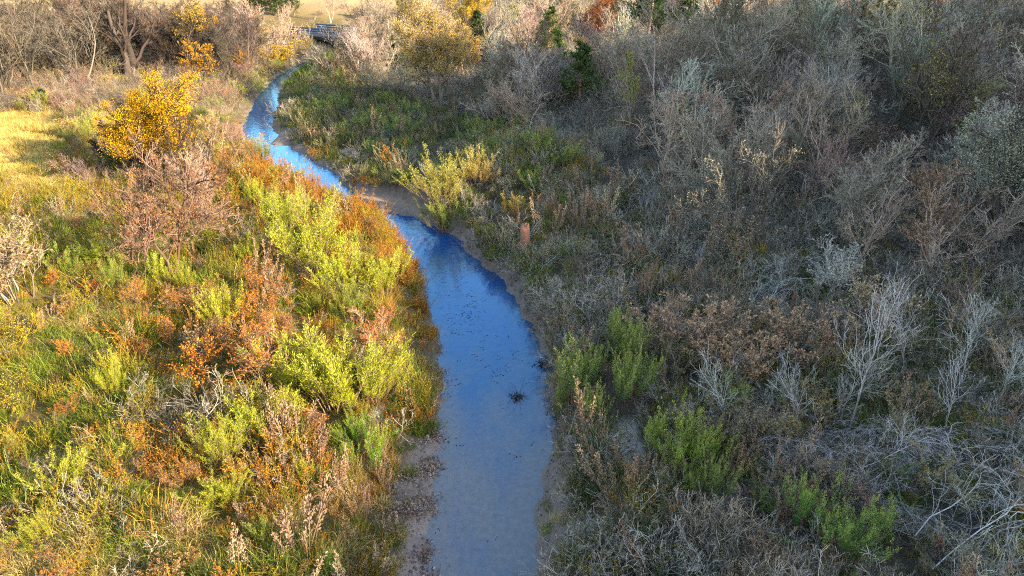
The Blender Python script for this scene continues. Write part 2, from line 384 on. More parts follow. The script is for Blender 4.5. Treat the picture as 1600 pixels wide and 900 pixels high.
def axis(lo, hi, segs):
    out_ = [lo]
    for end, st in segs:
        n = max(1, int(round((end - out_[-1]) / st))); out_ += list(np.linspace(out_[-1], end, n + 1)[1:])
    return np.array(out_)
xs = axis(-900, 900, [(-300, 40), (-110, 8), (-45, 2), (-20, .6), (16, .28), (45, .8), (120, 3), (300, 8), (900, 40)])
ys = axis(-350, 1500, [(-60, 12), (8, 2), (70, .34), (130, .8), (200, 2), (420, 6), (1500, 60)])
X, Y = np.meshgrid(xs, ys); Z = h(X, Y)
me = bpy.data.meshes.new('ground'); nx, ny = len(xs), len(ys)
V = np.stack([X, Y, Z], -1).reshape(-1, 3).astype(np.float32); me.vertices.add(len(V)); me.vertices.foreach_set('co', V.ravel())
I = np.arange(nx * ny).reshape(ny, nx); F = np.stack([I[:-1, :-1], I[:-1, 1:], I[1:, 1:], I[1:, :-1]], -1).reshape(-1, 4).astype(np.int32)
me.loops.add(F.size); me.loops.foreach_set('vertex_index', F.ravel()); me.polygons.add(len(F)); me.polygons.foreach_set('loop_start', np.arange(0, F.size, 4, dtype=np.int32))
me.polygons.foreach_set('use_smooth', np.ones(len(F), bool))
a = me.attributes.new('gcol', 'FLOAT_COLOR', 'POINT'); a.data.foreach_set('color', np.concatenate([gcol(X, Y, Z).reshape(-1, 3), np.ones((len(V), 1))], 1).astype(np.float32).ravel())
me.update(calc_edges=True); me.materials.append(M_ground)
ground = bpy.data.objects.new('ground', me); COL.objects.link(ground); ground['kind'] = 'structure'

yw = axis(-20, 170, [(8, 3), (60, .5), (170, 1.5)]); nw = 15
xl = np.interp(yw, _ey, _el) - 1.2; xr = np.interp(yw, _ey, _er) + 1.2
tw = np.linspace(0, 1, nw); X = xl[:, None] * (1 - tw) + xr[:, None] * tw; Y = np.broadcast_to(yw[:, None], X.shape)
me = bpy.data.meshes.new('creek_water'); V = np.stack([X, Y, 0 * X], -1).reshape(-1, 3).astype(np.float32)
me.vertices.add(len(V)); me.vertices.foreach_set('co', V.ravel()); I = np.arange(len(V)).reshape(len(yw), nw)
F = np.stack([I[:-1, :-1], I[:-1, 1:], I[1:, 1:], I[1:, :-1]], -1).reshape(-1, 4).astype(np.int32)
me.loops.add(F.size); me.loops.foreach_set('vertex_index', F.ravel()); me.polygons.add(len(F)); me.polygons.foreach_set('loop_start', np.arange(0, F.size, 4, dtype=np.int32))
dl, dr = creek(X, Y); dd = -np.maximum(dl, dr)
sh = np.clip((30 - Y) / 12, 0, 1) * .83 + np.clip(1 - dd / .8, 0, 1) * .35 * np.clip((44 - Y) / 10, 0, 1) + .10
a = me.attributes.new('shal', 'FLOAT', 'POINT'); a.data.foreach_set('value', sh.astype(np.float32).ravel())
me.update(calc_edges=True); me.materials.append(M_water)
water = bpy.data.objects.new('creek_water', me); COL.objects.link(water); water['kind'] = 'structure'

# ------------------------------------------------------------------ plants: one builder per kind, several shapes each
class Kind: pass
KINDS = {}
def kind(name, cat, parts, height):
    KINDS.setdefault(name, []).append((cat, parts, height))

def reg(name, cat, mbs, height):      # mbs: [(part name, MB, material)]
    kind(name, cat, [(pn, mb.mesh(pn, m), m) for pn, mb, m in mbs], height)

def build_tree(seed, H=8.0, n0=1, lean=.25, leaf=None, twig=3, l1=10, l2=7, l3=6, r=.13, ang=.75, name='bare_tree', cat='tree', drop=0, zmin=0):
    rng = np.random.default_rng(seed)
    P0, R0 = stems(rng, n0, H * .72, r, lean, .25, 9, .11, .05, .28, .12)
    P1, R1 = branch(rng, P0, R0, l1, .22, 1, ang, .2, .62, .5, .25, .16, 6, .6, .024)
    P2, R2 = branch(rng, P1, R1, l2, .2, 1, .7, .22, .5, .4, .2, .2, 5, .6, .017)
    P3, R3 = branch(rng, P2, R2, l3, .15, 1, .65, .25, .55, .35, .18, .22, 4, .65, .0125)
    t = MB(); tubes(t, P0, R0, 6, rng); tubes(t, P1, R1, 4, rng)
    b = MB(); tubes(b, P2, R2, 3, rng); tubes(b, P3, R3, 3, rng)
    if twig:
        P4, R4 = branch(rng, P3, R3, twig, .2, 1, .6, .25, .6, .3, .15, .2, 3, .75, .0085); tubes(b, P4, R4, 3, rng)
    else: P4 = P3
    parts = [('trunk', t, M_bark), ('branches', b, M_bark)]
    if leaf:
        n, sz = leaf
        src = P4; per = max(1, int(math.ceil(n / len(src))))
        p, d, _ = along(rng, src, per, .2, 1)
        keep = rng.random(len(p)) < n / len(p)
        # leaves thin out clump by clump
        keep &= noise(p[:, 0] * 2.0 + seed, p[:, 1] * 2.0 + p[:, 2] * 1.7, .8, 2) > -.35 - drop
        keep &= p[:, 2] > zmin * H * (1 + .25 * noise(p[:, 0], p[:, 1], 1.5, 8))
        p, d = p[keep], d[keep]
        f = MB(); leaves(f, p + rng.normal(size=p.shape) * (.08 if zmin else .03), d + rng.normal(size=p.shape) * .8 + np.array([0, 0, -.25]), rng.uniform(.7, 1.3, len(p)) * sz, rng.uniform(.6, 1.1, len(p)) * sz * .75, rng)
        parts.append(('foliage', f, M_leaf))
    top = max(P3[..., 2].max(), P2[..., 2].max())
    reg(name, cat, parts, top)

for i in range(5): build_tree(100 + i, 8, [2, 3, 4, 3, 2][i], [.3, .35, .4, .3, .35][i], None, 2, 9, 7, [6, 5, 4, 5, 6][i], r=.075)
for i in range(3): build_tree(130 + i, 7, [1, 2, 2][i], .3, (9000, .085), 3, 10, 7, 5, r=.09, name='leafy_tree')
for i in range(2): build_tree(140 + i, 6, [2, 3][i], .45, (60000, .045), 4, 15, 9, 4, r=.08, ang=.95, name='full_tree', drop=.45, zmin=[.42, .3][i])
for i in range(3): build_tree(150 + i, 6.5, [3, 2, 4][i], .4, (3400, .065), 4, 9, 7, 4, r=.06, name='sparse_tree', drop=-.2)
# one spreading dark tree with a forked leaning trunk
build_tree(171, 9, 2, .55, None, 2, 9, 6, 4, r=.30, ang=.8, name='spreading_tree')

def build_shrub(seed, H=2.0, n0=12, lean=.5, leaf=None, name='bare_shrub', l1=5, l2=5, l3=3, r=.02, wob=.12, sz=.06, rmin=.0052):
    rng = np.random.default_rng(seed)
    P0, R0 = stems(rng, n0, H * .8, r, lean, .3, 6, wob, .05, .3, .2)
    P1, R1 = branch(rng, P0, R0, l1, .3, 1, .6, .2, .55, .4, .2, .2, 5, .6, rmin * 1.6)
    P2, R2 = branch(rng, P1, R1, l2, .2, 1, .6, .25, .55, .4, .15, .2, 4, .6, rmin)
    b = MB(); tubes(b, P0, R0, 4, rng); tubes(b, P1, R1, 3, rng); tubes(b, P2, R2, 3, rng)
    if l3:
        P3, R3 = branch(rng, P2, R2, l3, .2, 1, .6, .25, .6, .3, .1, .2, 3, .7, rmin * .9); tubes(b, P3, R3, 3, rng)
    else: P3 = P2
    parts = [('stems', b, M_bark)]
    if leaf:
        per = max(1, int(math.ceil(leaf / len(P3)))); p, d, _ = along(rng, P3, per, .2, 1)
        keep = (rng.random(len(p)) < leaf / len(p)) & (noise(p[:, 0] * 4 + seed, p[:, 1] * 4 + p[:, 2] * 3, 1, 1) > -.4)
        p, d = p[keep], d[keep]
        f = MB(); leaves(f, p, d + rng.normal(size=p.shape) * .7, rng.uniform(.7, 1.3, len(p)) * sz, rng.uniform(.6, 1, len(p)) * sz * .7, rng)
        parts.append(('foliage', f, M_leaf))
    reg(name, 'shrub', parts, P3[..., 2].max())
for i in range(4): build_shrub(200 + i, 2.2, [10, 14, 12, 16][i], [.45, .55, .6, .4][i])
for i in range(3): build_shrub(220 + i, 1.9, [7, 9, 8][i], .4, 3600, 'leafy_shrub', 7, 6, 3, sz=.075)
for i in range(3): build_shrub(240 + i, 2.0, [3, 4, 2][i], .3, 2000, 'leafy_sapling', 11, 6, 3, r=.02, sz=.058)
for i in range(3): build_shrub(260 + i, 3.4, [1, 2, 1][i], .2, None, 'bare_sapling', 14, 5, 3, r=.02, wob=.08)

def build_plume(seed, n=34, H=1.6, lean=.45):
    rng = np.random.default_rng(seed)
    P0, R0 = stems(rng, n, H * .95, .013, lean, .3, 6, .07, .1, .35, .24)
    P1, R1 = branch(rng, P0, R0, 9, .38, .97, .38, .12, .34, .45, .35, .08, 4, .6, .0035)
    s = MB(); tubes(s, P0, R0, 3, rng); tubes(s, P1, R1, 3, rng)
    f = MB()
    for PP, cnt, t0 in ((P0, 70, .5), (P1, 34, .2)):
        p, d, t = along(rng, PP, cnt, t0, 1.03)
        off = rng.normal(size=p.shape) * (.03 * (1.15 - t) + .012)[:, None]
        leaves(f, p + off * .7, d + off * 12 + rng.normal(size=p.shape) * .22 + np.array([0, 0, .3]), rng.uniform(.035, .085, len(p)), rng.uniform(.008, .016, len(p)), rng, tip=np.clip((p[:, 2] / H) ** 2.2, 0, 1))
    reg('feathery_bush', 'bush', [('stems', s, M_bark), ('foliage', f, M_plume)], H)
for i in range(5): build_plume(300 + i, [26, 34, 20, 13, 40][i], [1.5, 1.9, 1.6, 1.6, 2.2][i], [.42, .45, .32, .2, .42][i])

def build_cedar(seed, H=7.0, w=.26, droop=0.0):
    rng = np.random.default_rng(seed)
    P0, R0 = stems(rng, 1, H, .12, .08, .0, 10, .03, .1, .12, .05)
    P1, R1 = branch(rng, P0, R0, 80, .1, .99, 1.15, .2, w * 1.5, .92, .15 - droop, .1, 5, .4, .012, .08)
    P2, R2 = branch(rng, P1, R1, 7, .2, 1, .6, .2, .42, .3, .2, .15, 4, .6, .006)
    t = MB(); tubes(t, P0, R0, 6, rng); tubes(t, P1, R1, 3, rng)
    f = MB()
    p, d, _ = along(rng, P2, 9, .1, 1.05)
    leaves(f, p + rng.normal(size=p.shape) * .05, d + rng.normal(size=p.shape) * .45 + np.array([0, 0, .3]), rng.uniform(.14, .3, len(p)), rng.uniform(.05, .1, len(p)), rng)
    reg('cedar_tree', 'tree', [('trunk', t, M_bark), ('foliage', f, M_cedar)], H)
for i in range(3): build_cedar(400 + i, 7, [.26, .34, .22][i], [0, .1, 0][i])

def build_fallen(seed, span=4.2, hgt=1.0, n1=26):
    rng = np.random.default_rng(seed)
    k = 9; t = np.linspace(0, 1, k)
    P0 = np.stack([np.stack([(t - .5) * span * s, rng.normal(0, .12, k) + o, np.sin(t * np.pi * .92) * hgt * hh + rng.normal(0, .04, k)], -1) for s, o, hh in ((1, 0, 1), (.8, .5, .8), (-.9, -.4, .7))])
    R0 = np.broadcast_to(.011 * np.linspace(1, .3, k), (3, k)).copy()
    P1, R1 = branch(rng, P0, R0, n1, .1, 1, .8, .3, .3, .2, .05, .2, 6, .5, .007, -.28)
    P2, R2 = branch(rng, P1, R1, 6, .2, 1, .6, .3, .5, .3, 0, .2, 4, .6, .0042, -.2)
    P3, R3 = branch(rng, P2, R2, 4, .2, 1, .6, .3, .5, .3, 0, .2, 3, .7, .0035, -.1)
    b = MB(); tubes(b, P0, R0, 5, rng); c = MB(); tubes(c, P1, R1, 3, rng); tubes(c, P2, R2, 3, rng); tubes(c, P3, R3, 3, rng)
    reg('fallen_branch', 'branch', [('limb', b, M_bark), ('twigs', c, M_bark)], hgt)
for i in range(3): build_fallen(500 + i, [4.4, 3.2, 3.8][i], [1.1, 1.2, .7][i])

def build_debris(seed):
    rng = np.random.default_rng(seed)
    P0, R0 = stems(rng, 26, .4, .022, 1.1, .2, 5, .3, -.05, .5, .3)
    b = MB(); tubes(b, P0, R0, 4, rng); P1, R1 = branch(rng, P0, R0, 5, .2, 1, .7, .3, .6, .3, 0, .25, 4, .6, .007); tubes(b, P1, R1, 3, rng)
    P2, R2 = stems(rng, 7, .95, .012, .6, .1, 6, .2, .05, .5, .3); tubes(b, P2, R2, 3, rng)
    f = MB(); p = rng.normal(size=(420, 3)) * np.array([.2, .16, .06]); p[:, 2] = np.abs(p[:, 2]); leaves(f, p, rng.normal(size=p.shape) * np.array([1, 1, .3]), .12, .06, rng)
    reg('debris_snag', 'driftwood', [('sticks', b, M_bark), ('wet_leaves', f, M_leaf)], .5)
build_debris(600); build_debris(601)

def build_dead_cone(seed):
    rng = np.random.default_rng(seed)
    P0, R0 = stems(rng, 1, 1.0, .03, .06, 0, 6, .03, .1, .3, 0)
    P1, R1 = branch(rng, P0, R0, 34, .12, .98, .7, .15, .34, .6, .5, .1, 4, .5, .006)
    t = MB(); tubes(t, P0, R0, 5, rng); tubes(t, P1, R1, 3, rng)
    f = MB(); p, d, _ = along(rng, P1, 26, .1, 1.05); leaves(f, p + rng.normal(size=p.shape) * .015, d + rng.normal(size=p.shape) * .4, .075, .03, rng)
    reg('dead_conifer', 'tree', [('trunk', t, M_bark), ('foliage', f, M_leaf)], 1.0)
build_dead_cone(610)

TOP = {}
def inst(kd, x, y, height, label=None, group=None, col=(.2, .2, .2), bark=(.22, .18, .16), var=None, rz=None, sink=0.0, sxy=1.0, z=None, name=None, cat=None, tilt=0.0):
    vs = KINDS[kd]; v = vs[RNG.integers(len(vs))] if var is None else vs[var % len(vs)]
    c0, parts, H = v
    root = bpy.data.objects.new(name or kd, None); COL.objects.link(root)
    root.empty_display_size = .2
    zz = float(h(x, y)) if z is None else z
    s = height / H
    root.location = (x, y, zz - sink); root.rotation_euler = (tilt * RNG.normal(), tilt * RNG.normal(), RNG.uniform(0, 6.283) if rz is None else rz); root.scale = (s * sxy, s * sxy, s)
    root['label'] = label; root['category'] = cat or c0
    if group: root['group'] = group
    for pn, me_, m_ in parts:
        o = bpy.data.objects.new(pn, me_); COL.objects.link(o); o.parent = root
        c = bark if m_ is M_bark else col
        o.color = (*c, 1)
    return root

def jit(c, a=.12):
    k = 1 + RNG.normal(0, a); return tuple(float(np.clip(q * k * (1 + RNG.normal(0, a * .5)), .005, .85)) for q in c)

LIME = (.42, .45, .03); YEL = (.86, .47, .025); ORG = (.72, .29, .04); RUST = (.42, .17, .045); TAN = (.42, .31, .18); PALE = (.50, .46, .36)
GRN = (.10, .20, .03); DGRN = (.045, .085, .03); BGRN = (.13, .34, .03); SAGE = (.20, .25, .10); AMB = (.74, .38, .04)
B_GREY = (.30, .25, .20); B_PINK = (.38, .27, .21); B_DARK = (.06, .045, .04); B_WHITE = (.38, .355, .335); B_BRN = (.20, .13, .09)

USED = []
def hides(u, v, near=.45, front=45):
    """True where a filler plant would stand in front of a plant one can single out"""
    r = np.zeros(np.shape(u), bool)
    for a, b, hp in USED: r |= (np.abs(u - a) < min(near * hp, 42) + 8) & (v > b - .25 * hp) & (v < b + max(front * min(1.6, max(.5, b / 500)), (.85 * hp + 12) * (b < 260)))
    return r
def P(kd, u, vb, hpx, col=None, label=None, bark=B_GREY, **kw):
    """a plant whose foot is where photo pixel (u, vb) meets the ground and that stands hpx photo pixels tall"""
    x, y, t = at(u, vb)
    hm = hpx * t / FPX / .9
    USED.append((u, vb, hpx))
    return inst(kd, x, y, hm, label, col=jit(col, .05) if col else (.2, .2, .2), bark=jit(bark, .06), **kw)
# ------------------------------------------------------------------ plants one can single out
# left bank, lit
P('full_tree', 246, 300, 158, YEL, 'golden yellow tree with a dense rounded crown beside the far bend on the left bank', B_DARK, var=1, sxy=1.25, name='yellow_tree')
P('full_tree', 202, 262, 112, YEL, 'smaller golden tree at the left shoulder of the dense rounded golden tree', B_DARK, var=0, sxy=1.1, name='yellow_tree')
P('sparse_tree', 222, 432, 205, (.58, .24, .10), 'bare reddish clump of thin leaning stems in front of the golden tree', (.22, .14, .10), var=0, sxy=.9, name='reddish_tree')
P('sparse_tree', 268, 425, 190, (.56, .22, .06), 'thin tree with scattered orange leaves beside the bare reddish clump', (.16, .10, .07), var=1, name='reddish_tree')
P('sparse_tree', 298, 330, 130, (.55, .25, .10), 'slim two-stemmed dark trunk with thin rusty leaves right below the golden tree', B_DARK, var=1, name='reddish_tree')
P('bare_tree', 328, 360, 130, None, 'bare pinkish tree with two dark leaning stems near the left creek edge', B_PINK, var=1, name='bare_tree', sxy=.8)
P('spreading_tree', 203, 128, 138, None, 'large dark spreading tree with forked leaning trunk at the far left', B_DARK, var=0, sxy=1.25, rz=.4)
P('bare_tree', 122, 142, 128, None, 'pale bare tree with many splayed stems left of the dark spreading tree', (.14, .11, .09), var=2, sxy=1.2)
P('bare_tree', 60, 150, 150, None, 'tall bare tree behind the little dark evergreen by the golden field', (.12, .095, .075), var=0, sxy=1.1)
P('bare_tree', 15, 165, 160, None, 'bare tree at the far left frame edge above the field', (.14, .11, .09), var=1, sxy=1.1)
P('bare_tree', 165, 112, 110, None, 'bare brown tree just behind the dark spreading tree on its field side', (.12, .085, .06), var=4, sxy=1.1)
P('bare_tree', 250, 112, 105, None, 'bare tree between the dark spreading tree and the orange-leafed tree', (.14, .11, .09), var=3, sxy=1.1)
P('leafy_tree', 315, 118, 120, (.52, .36, .07), 'tall thin-leafed yellow tree behind the dark spreading tree', B_DARK, var=2, name='yellow_tree')
P('full_tree', 338, 112, 82, (.66, .30, .04), 'orange-leafed tree above the creek on the far left bank', B_DARK, var=0, name='orange_tree')
P('leafy_tree', 318, 142, 70, AMB, 'amber tree low in front of the tall thin-leafed yellow tree', B_DARK, var=1, name='orange_tree')
P('leafy_tree', 383, 122, 46, AMB, 'small amber tree standing alone by the far left creek bank', B_BRN, var=2, name='orange_tree')
P('sparse_tree', 400, 88, 80, (.40, .25, .16), 'bare pinkish thicket tree left of the road bridge', B_PINK, var=2, name='bare_tree')
P('sparse_tree', 372, 92, 74, (.45, .25, .12), 'bare brown-leafed tree between the bridge and the yellow trees', B_PINK, var=0, name='bare_tree')
P('sparse_tree', 432, 84, 68, (.45, .30, .2), 'pale pinkish tree right against the left end of the road bridge', B_PINK, var=1, name='bare_tree')
P('leafy_shrub', 450, 98, 30, (.66, .46, .04), 'bright yellow shrub below the road bridge', B_BRN, var=0, name='yellow_shrub', sxy=1.8)
P('leafy_shrub', 478, 92, 17, (.62, .44, .05), 'yellow shrub nearest the bridge columns', B_BRN, var=1, name='yellow_shrub', sxy=1.6)
P('leafy_shrub', 420, 100, 28, (.60, .38, .05), 'yellow-orange shrub on the grassy far bank left of the bright yellow one', B_BRN, var=2, name='yellow_shrub', sxy=1.7)
P('feathery_bush', 540, 80, 14, (.55, .45, .06), 'small yellow bush in front of the bridge columns', B_BRN, var=3, sxy=1.4)
P('leafy_tree', 512, 62, 24, (.66, .46, .05), 'little yellow tree standing against the bridge rail above the abutment', B_BRN, var=1, name='yellow_tree')
P('leafy_tree', 578, 72, 28, (.60, .42, .05), 'yellow-green tree hiding the right end of the road bridge', B_BRN, var=0, name='yellow_tree')
P('cedar_tree', 68, 168, 26, DGRN, 'little dark evergreen at the edge of the golden field', B_BRN, var=1, sxy=2.0)
P('leafy_shrub', 60, 120, 30, DGRN, 'dark green bush under the bare trees at the far left', B_BRN, var=1, sxy=1.6)
P('leafy_shrub', 28, 468, 125, (.46, .33, .18), 'big bush covered in small pale tan leaves at the left frame edge', B_GREY, var=1, sxy=1.3)
P('bare_sapling', 38, 262, 40, None, 'small dark bare sapling at the top of the shaded hollow in the golden field', B_DARK, var=0)
P('leafy_sapling', 45, 545, 57, (.66, .50, .04), 'yellow-leafed sapling at the left frame edge below the pale tan bush', B_DARK, var=0, sxy=1.3)
P('leafy_sapling', 10, 655, 66, (.62, .48, .05), 'yellow-leafed sapling with a dark leaning branch at the left frame edge', B_DARK, var=1, sxy=1.2)
P('leafy_sapling', 290, 640, 111, ORG, 'orange sapling with a long dark leaning trunk in the left meadow', B_DARK, var=2, tilt=.1)
P('leafy_sapling', 272, 545, 57, ORG, 'small orange sapling just left behind the dark leaning trunk', B_BRN, var=0)
P('leafy_sapling', 405, 600, 122, (.64, .26, .04), 'tallest bright orange sapling left of the big lime bush', B_BRN, var=1, sxy=1.25)
P('leafy_sapling', 378, 585, 88, (.56, .24, .05), 'rust-orange sapling at the left of the tallest bright orange one', B_BRN, var=0)
P('leafy_sapling', 440, 575, 81, (.50, .21, .06), 'brownish orange sapling just behind the big lime bush', B_BRN, var=2)
P('leafy_sapling', 215, 490, 55, (.60, .28, .06), 'orange sapling near the foot of the bare reddish clump', B_BRN, var=1)
P('leafy_shrub', 588, 548, 66, (.56, .22, .07), 'coppery orange shrub between the big lime bush and the creek', B_PINK, var=0)
P('leafy_shrub', 335, 575, 80, (.45, .27, .12), 'brown-leafed shrub between the two tallest orange saplings', B_BRN, var=2)
P('leafy_sapling', 228, 705, 60, (.64, .33, .05), 'small orange sapling in the lower left meadow beside gold stalks', B_BRN, var=2)
P('leafy_sapling', 240, 760, 51, (.60, .27, .05), 'lowest orange sapling of the left meadow beside dry white twigs', B_BRN, var=0)
P('leafy_sapling', 300, 765, 62, (.60, .26, .05), 'orange sapling hanging over a dark gap right of the dry white twigs', B_BRN, var=1)
P('leafy_sapling', 385, 765, 70, (.66, .38, .05), 'amber sapling below the lime bush trio of the left meadow', B_BRN, var=2)
P('leafy_sapling', 345, 540, 51, (.56, .30, .08), 'light orange sapling close above the brown-leafed shrub', B_BRN, var=1)
# lime bushes
for u, vb, hp, sx, lab in [
    (492, 420, 100, 1.5, 'wide lime bush cluster halfway up the left bank, nearest the rusty creek edge'),
    (545, 462, 90, 1.35, 'lime bush leaning over the rusty edge at the narrow part of the creek'),
    (600, 460, 66, 1.1, 'round olive-lime bush right at the left creek edge'),
    (440, 370, 72, 1.3, 'pale lime bush left of the wide lime cluster'),
    (400, 322, 42, 1.4, 'small yellow-lime bush above the bare pinkish tree'),
    (425, 345, 46, 1.3, 'yellow-lime bush right below the small yellow-lime one'),
    (552, 505, 62, 1.1, 'green-lime bush just above the coppery shrub'),
    (478, 622, 116, 1.35, 'left half of the big bright lime bush in the centre of the left bank'),
    (530, 640, 120, 1.35, 'middle of the big bright lime bush, its tallest plumes'),
    (583, 628, 84, 1.25, 'right end of the big bright lime bush, above the dark sedge'),
    (455, 635, 60, 1.0, 'small lime bush tucked under the left side of the big lime bush'),
    (402, 700, 92, 1.1, 'lime bush with open plumes left below the big lime bush'),
    (352, 735, 92, 1.05, 'lime bush with upright plumes beside the amber sapling'),
    (362, 790, 50, 1.1, 'low lime bush at the foot of the amber sapling'),
    (118, 768, 64, 1.4, 'wide lime bush in the lower left meadow'),
    (70, 850, 62, 1.3, 'lime bush nearest the lower left corner'),
    (180, 620, 66, .9, 'narrow lime bush in the left meadow beside gold stalks'),
    (350, 520, 72, 1.0, 'lime bush between the orange saplings, with two tall plumes'),
    (380, 492, 40, .8, 'little bright lime bush right beside the two-plumed one'),
    (255, 452, 56, 1.0, 'lime bush with fan-shaped plumes at the foot of the bare reddish clump'),
    (292, 458, 52, .8, 'small upright lime bush right of the fan-shaped one'),
    (155, 420, 46, 1.3, 'lime bush with arching plumes beside the dark hollow'),
    (112, 440, 56, 1.0, 'dull green bush left of the dark hollow'),
    (185, 460, 60, .7, 'narrow green bush below the dark hollow'),
    (395, 415, 46, 1.0, 'lime bush left of the pale lime one, in brown weeds'),
    (160, 555, 40, .8, 'small green plume in the left meadow, alone in tall grass'),
    (345, 790, 58, 1.2, 'lime bush low in the left meadow, beside drooping dry grass')]:
    P('feathery_bush', u, vb, hp * .8, LIME if 'green' not in lab else (.20, .28, .04), lab, B_BRN, sxy=sx)
for u, vb, hp, sx, lab in [
    (566, 700, 52, 1.1, 'vivid green bush by the sandy gap near the left creek edge'),
    (588, 740, 66, .8, 'upright vivid green bush below the sandy gap'),
    (545, 735, 42, .6, 'thin vivid green plume left of the upright vivid green bush'),
    (522, 905, 46, .8, 'small vivid green bush at the bottom frame edge left of the creek'),
    (480, 765, 50, .5, 'single yellow-green plume among gold stalks near the lower left creek bank')]:
    P('feathery_bush', u, vb, hp, BGRN if 'vivid' in lab else LIME, lab, B_BRN, sxy=sx)
# right bank, shaded
for u, vb, hp, sx, c, lab in [
    (895, 630, 84, 1.0, (.16, .27, .07), 'broad green bush overhanging the creek beside the wet debris snag'),
    (872, 660, 54, .9, (.14, .24, .06), 'dark green bush at the foot of the broad overhanging bush'),
    (922, 668, 62, .9, (.26, .34, .08), 'yellow-green bush with pale tips right of the broad overhanging bush'),
    (958, 560, 62, 1.1, (.18, .28, .07), 'round green bush above the slim green one on the right bank'),
    (985, 575, 66, .75, (.20, .30, .07), 'slim green bush right beside the round green one'),
    (992, 625, 70, .9, (.17, .28, .07), 'green bush in the middle of the right bank beside a thicket of white twigs'),
    (970, 640, 66, .8, (.20, .30, .09), 'green bush above the bare white sand patch'),
    (1012, 715, 56, .8, (.22, .30, .05), 'yellow-green bush right beside the white sand patch'),
    (1062, 745, 84, 1.1, (.17, .30, .05), 'large green bush right of the white sand patch'),
    (1105, 728, 60, .9, (.20, .34, .04), 'bright green bush at the right of the large one'),
    (1112, 790, 78, .6, (.20, .28, .09), 'tall slim pale green plume below the bright green bush'),
    (1068, 788, 50, 1.0, (.17, .24, .06), 'olive green bush under the large green bush'),
    (1030, 690, 40, 1.0, (.18, .28, .06), 'low green bush just behind the large one'),
    (1250, 838, 76, 1.0, (.13, .33, .06), 'emerald green bush in the lower right brush, the upper of two'),
    (1305, 880, 84, 1.25, (.13, .31, .07), 'emerald green bush in the lower right brush, the lower of two'),
    (1372, 850, 60, 1.3, (.16, .28, .09), 'grey-green bush right of the emerald pair'),
    (1040, 895, 34, .8, (.12, .30, .03), 'small bright green bush at the bottom of the right bank'),
    (1190, 810, 40, 1.0, (.12, .26, .07), 'small green bush left of the emerald pair'),
    (885, 332, 22, 1.2, (.07, .22, .02), 'tiny dark green bush alone on the grey slope'),
    (930, 600, 50, 1.0, (.14, .22, .08), 'dull green bush between the overhanging bush and the slim pair'),
    (1135, 655, 50, 1.0, (.12, .22, .08), 'dull green bush under the golden tan shrubs')]:
    P('feathery_bush', u, vb, hp, c, lab, B_BRN, sxy=sx)
for u, vb, hp, sx, c, lab in [
    (700, 322, 62, 1.5, (.40, .36, .07), 'yellow-tipped bush at the end of the spur above the sand bar'),
    (745, 290, 38, 1.6, (.46, .33, .10), 'pinkish gold bush on the crest of the spur'),
    (800, 345, 34, 1.5, (.50, .30, .09), 'gold and pink bush on the near side of the spur'),
    (695, 362, 44, 1.2, (.10, .16, .05), 'dark green bush at the waterline below the spur')]:
    P('feathery_bush', u, vb, hp, c, lab, B_BRN, sxy=sx)
for u, vb, hp, sx, c, lab in [
    (1068, 560, 115, 1.2, (.52, .31, .21), 'pinkish tan shrub standing tallest in the middle of the right bank'),
    (1125, 580, 100, 1.25, (.50, .34, .19), 'tan shrub right of the tallest pinkish one'),
    (1050, 590, 70, 1.1, (.32, .27, .12), 'olive tan shrub in front of the tallest pinkish one'),
    (1150, 600, 100, 1.2, (.50, .30, .17), 'brownish orange shrub above the pale yellow one'),
    (1130, 630, 60, 1.2, (.38, .33, .13), 'pale yellow-tan shrub with bare stems below'),
    (1215, 570, 105, 1.25, (.53, .33, .20), 'pinkish tan shrub among tall bare saplings'),
    (1340, 530, 105, 1.1, (.52, .36, .22), 'tan-leafed shrub in the right brush below the pale-leafed sapling'),
    (1260, 655, 62, 1.2, (.48, .36, .15), 'golden tan shrub in the right brush'),
    (1218, 700, 66, 1.2, (.46, .36, .14), 'golden tan shrub leaning left, lower of two'),
    (1110, 690, 80, 1.3, (.30, .24, .14), 'dull brown round shrub beside the large green bush'),
    (1165, 700, 80, 1.2, (.30, .23, .14), 'dull brown shrub on white stems right of the round one'),
    (1382, 560, 62, .9, (.42, .32, .12), 'small mustard shrub between tall bare saplings'),
    (1285, 770, 62, 1.0, (.42, .30, .18), 'tan shrub on pale stems above the emerald green pair'),
    (1345, 800, 50, .9, (.42, .25, .18), 'pinkish brown shrub right of the tan one on pale stems'),
    (1450, 770, 72, 1.0, (.42, .35, .15), 'yellowish shrub under the arching white branches'),
    (1492, 800, 62, .9, (.45, .37, .16), 'small gold shrub right of the yellowish one'),
    (1575, 890, 72, 1.2, (.46, .38, .15), 'mustard yellow shrub in the lower right corner'),
    (1520, 915, 46, 1.3, (.42, .34, .17), 'flat-topped tan shrub at the bottom edge by the corner'),
    (1440, 905, 44, 1.0, (.38, .31, .16), 'little tan shrub at the bottom edge near the dead rust conifer'),
    (980, 510, 50, 1.2, (.32, .24, .18), 'brownish shrub above the round green bush')]:
    P('leafy_shrub', u, vb, hp, c, lab, B_GREY, sxy=sx)
P('dead_conifer', 1460, 872, 46, (.62, .25, .12), 'small dead conifer with rust orange needles in the lower right brush', B_BRN, sxy=.75)
P('leafy_sapling', 1285, 470, 105, (.50, .46, .34), 'white-twigged sapling with cream leaves at the foot of the wood', B_WHITE, var=1, sxy=1.3)
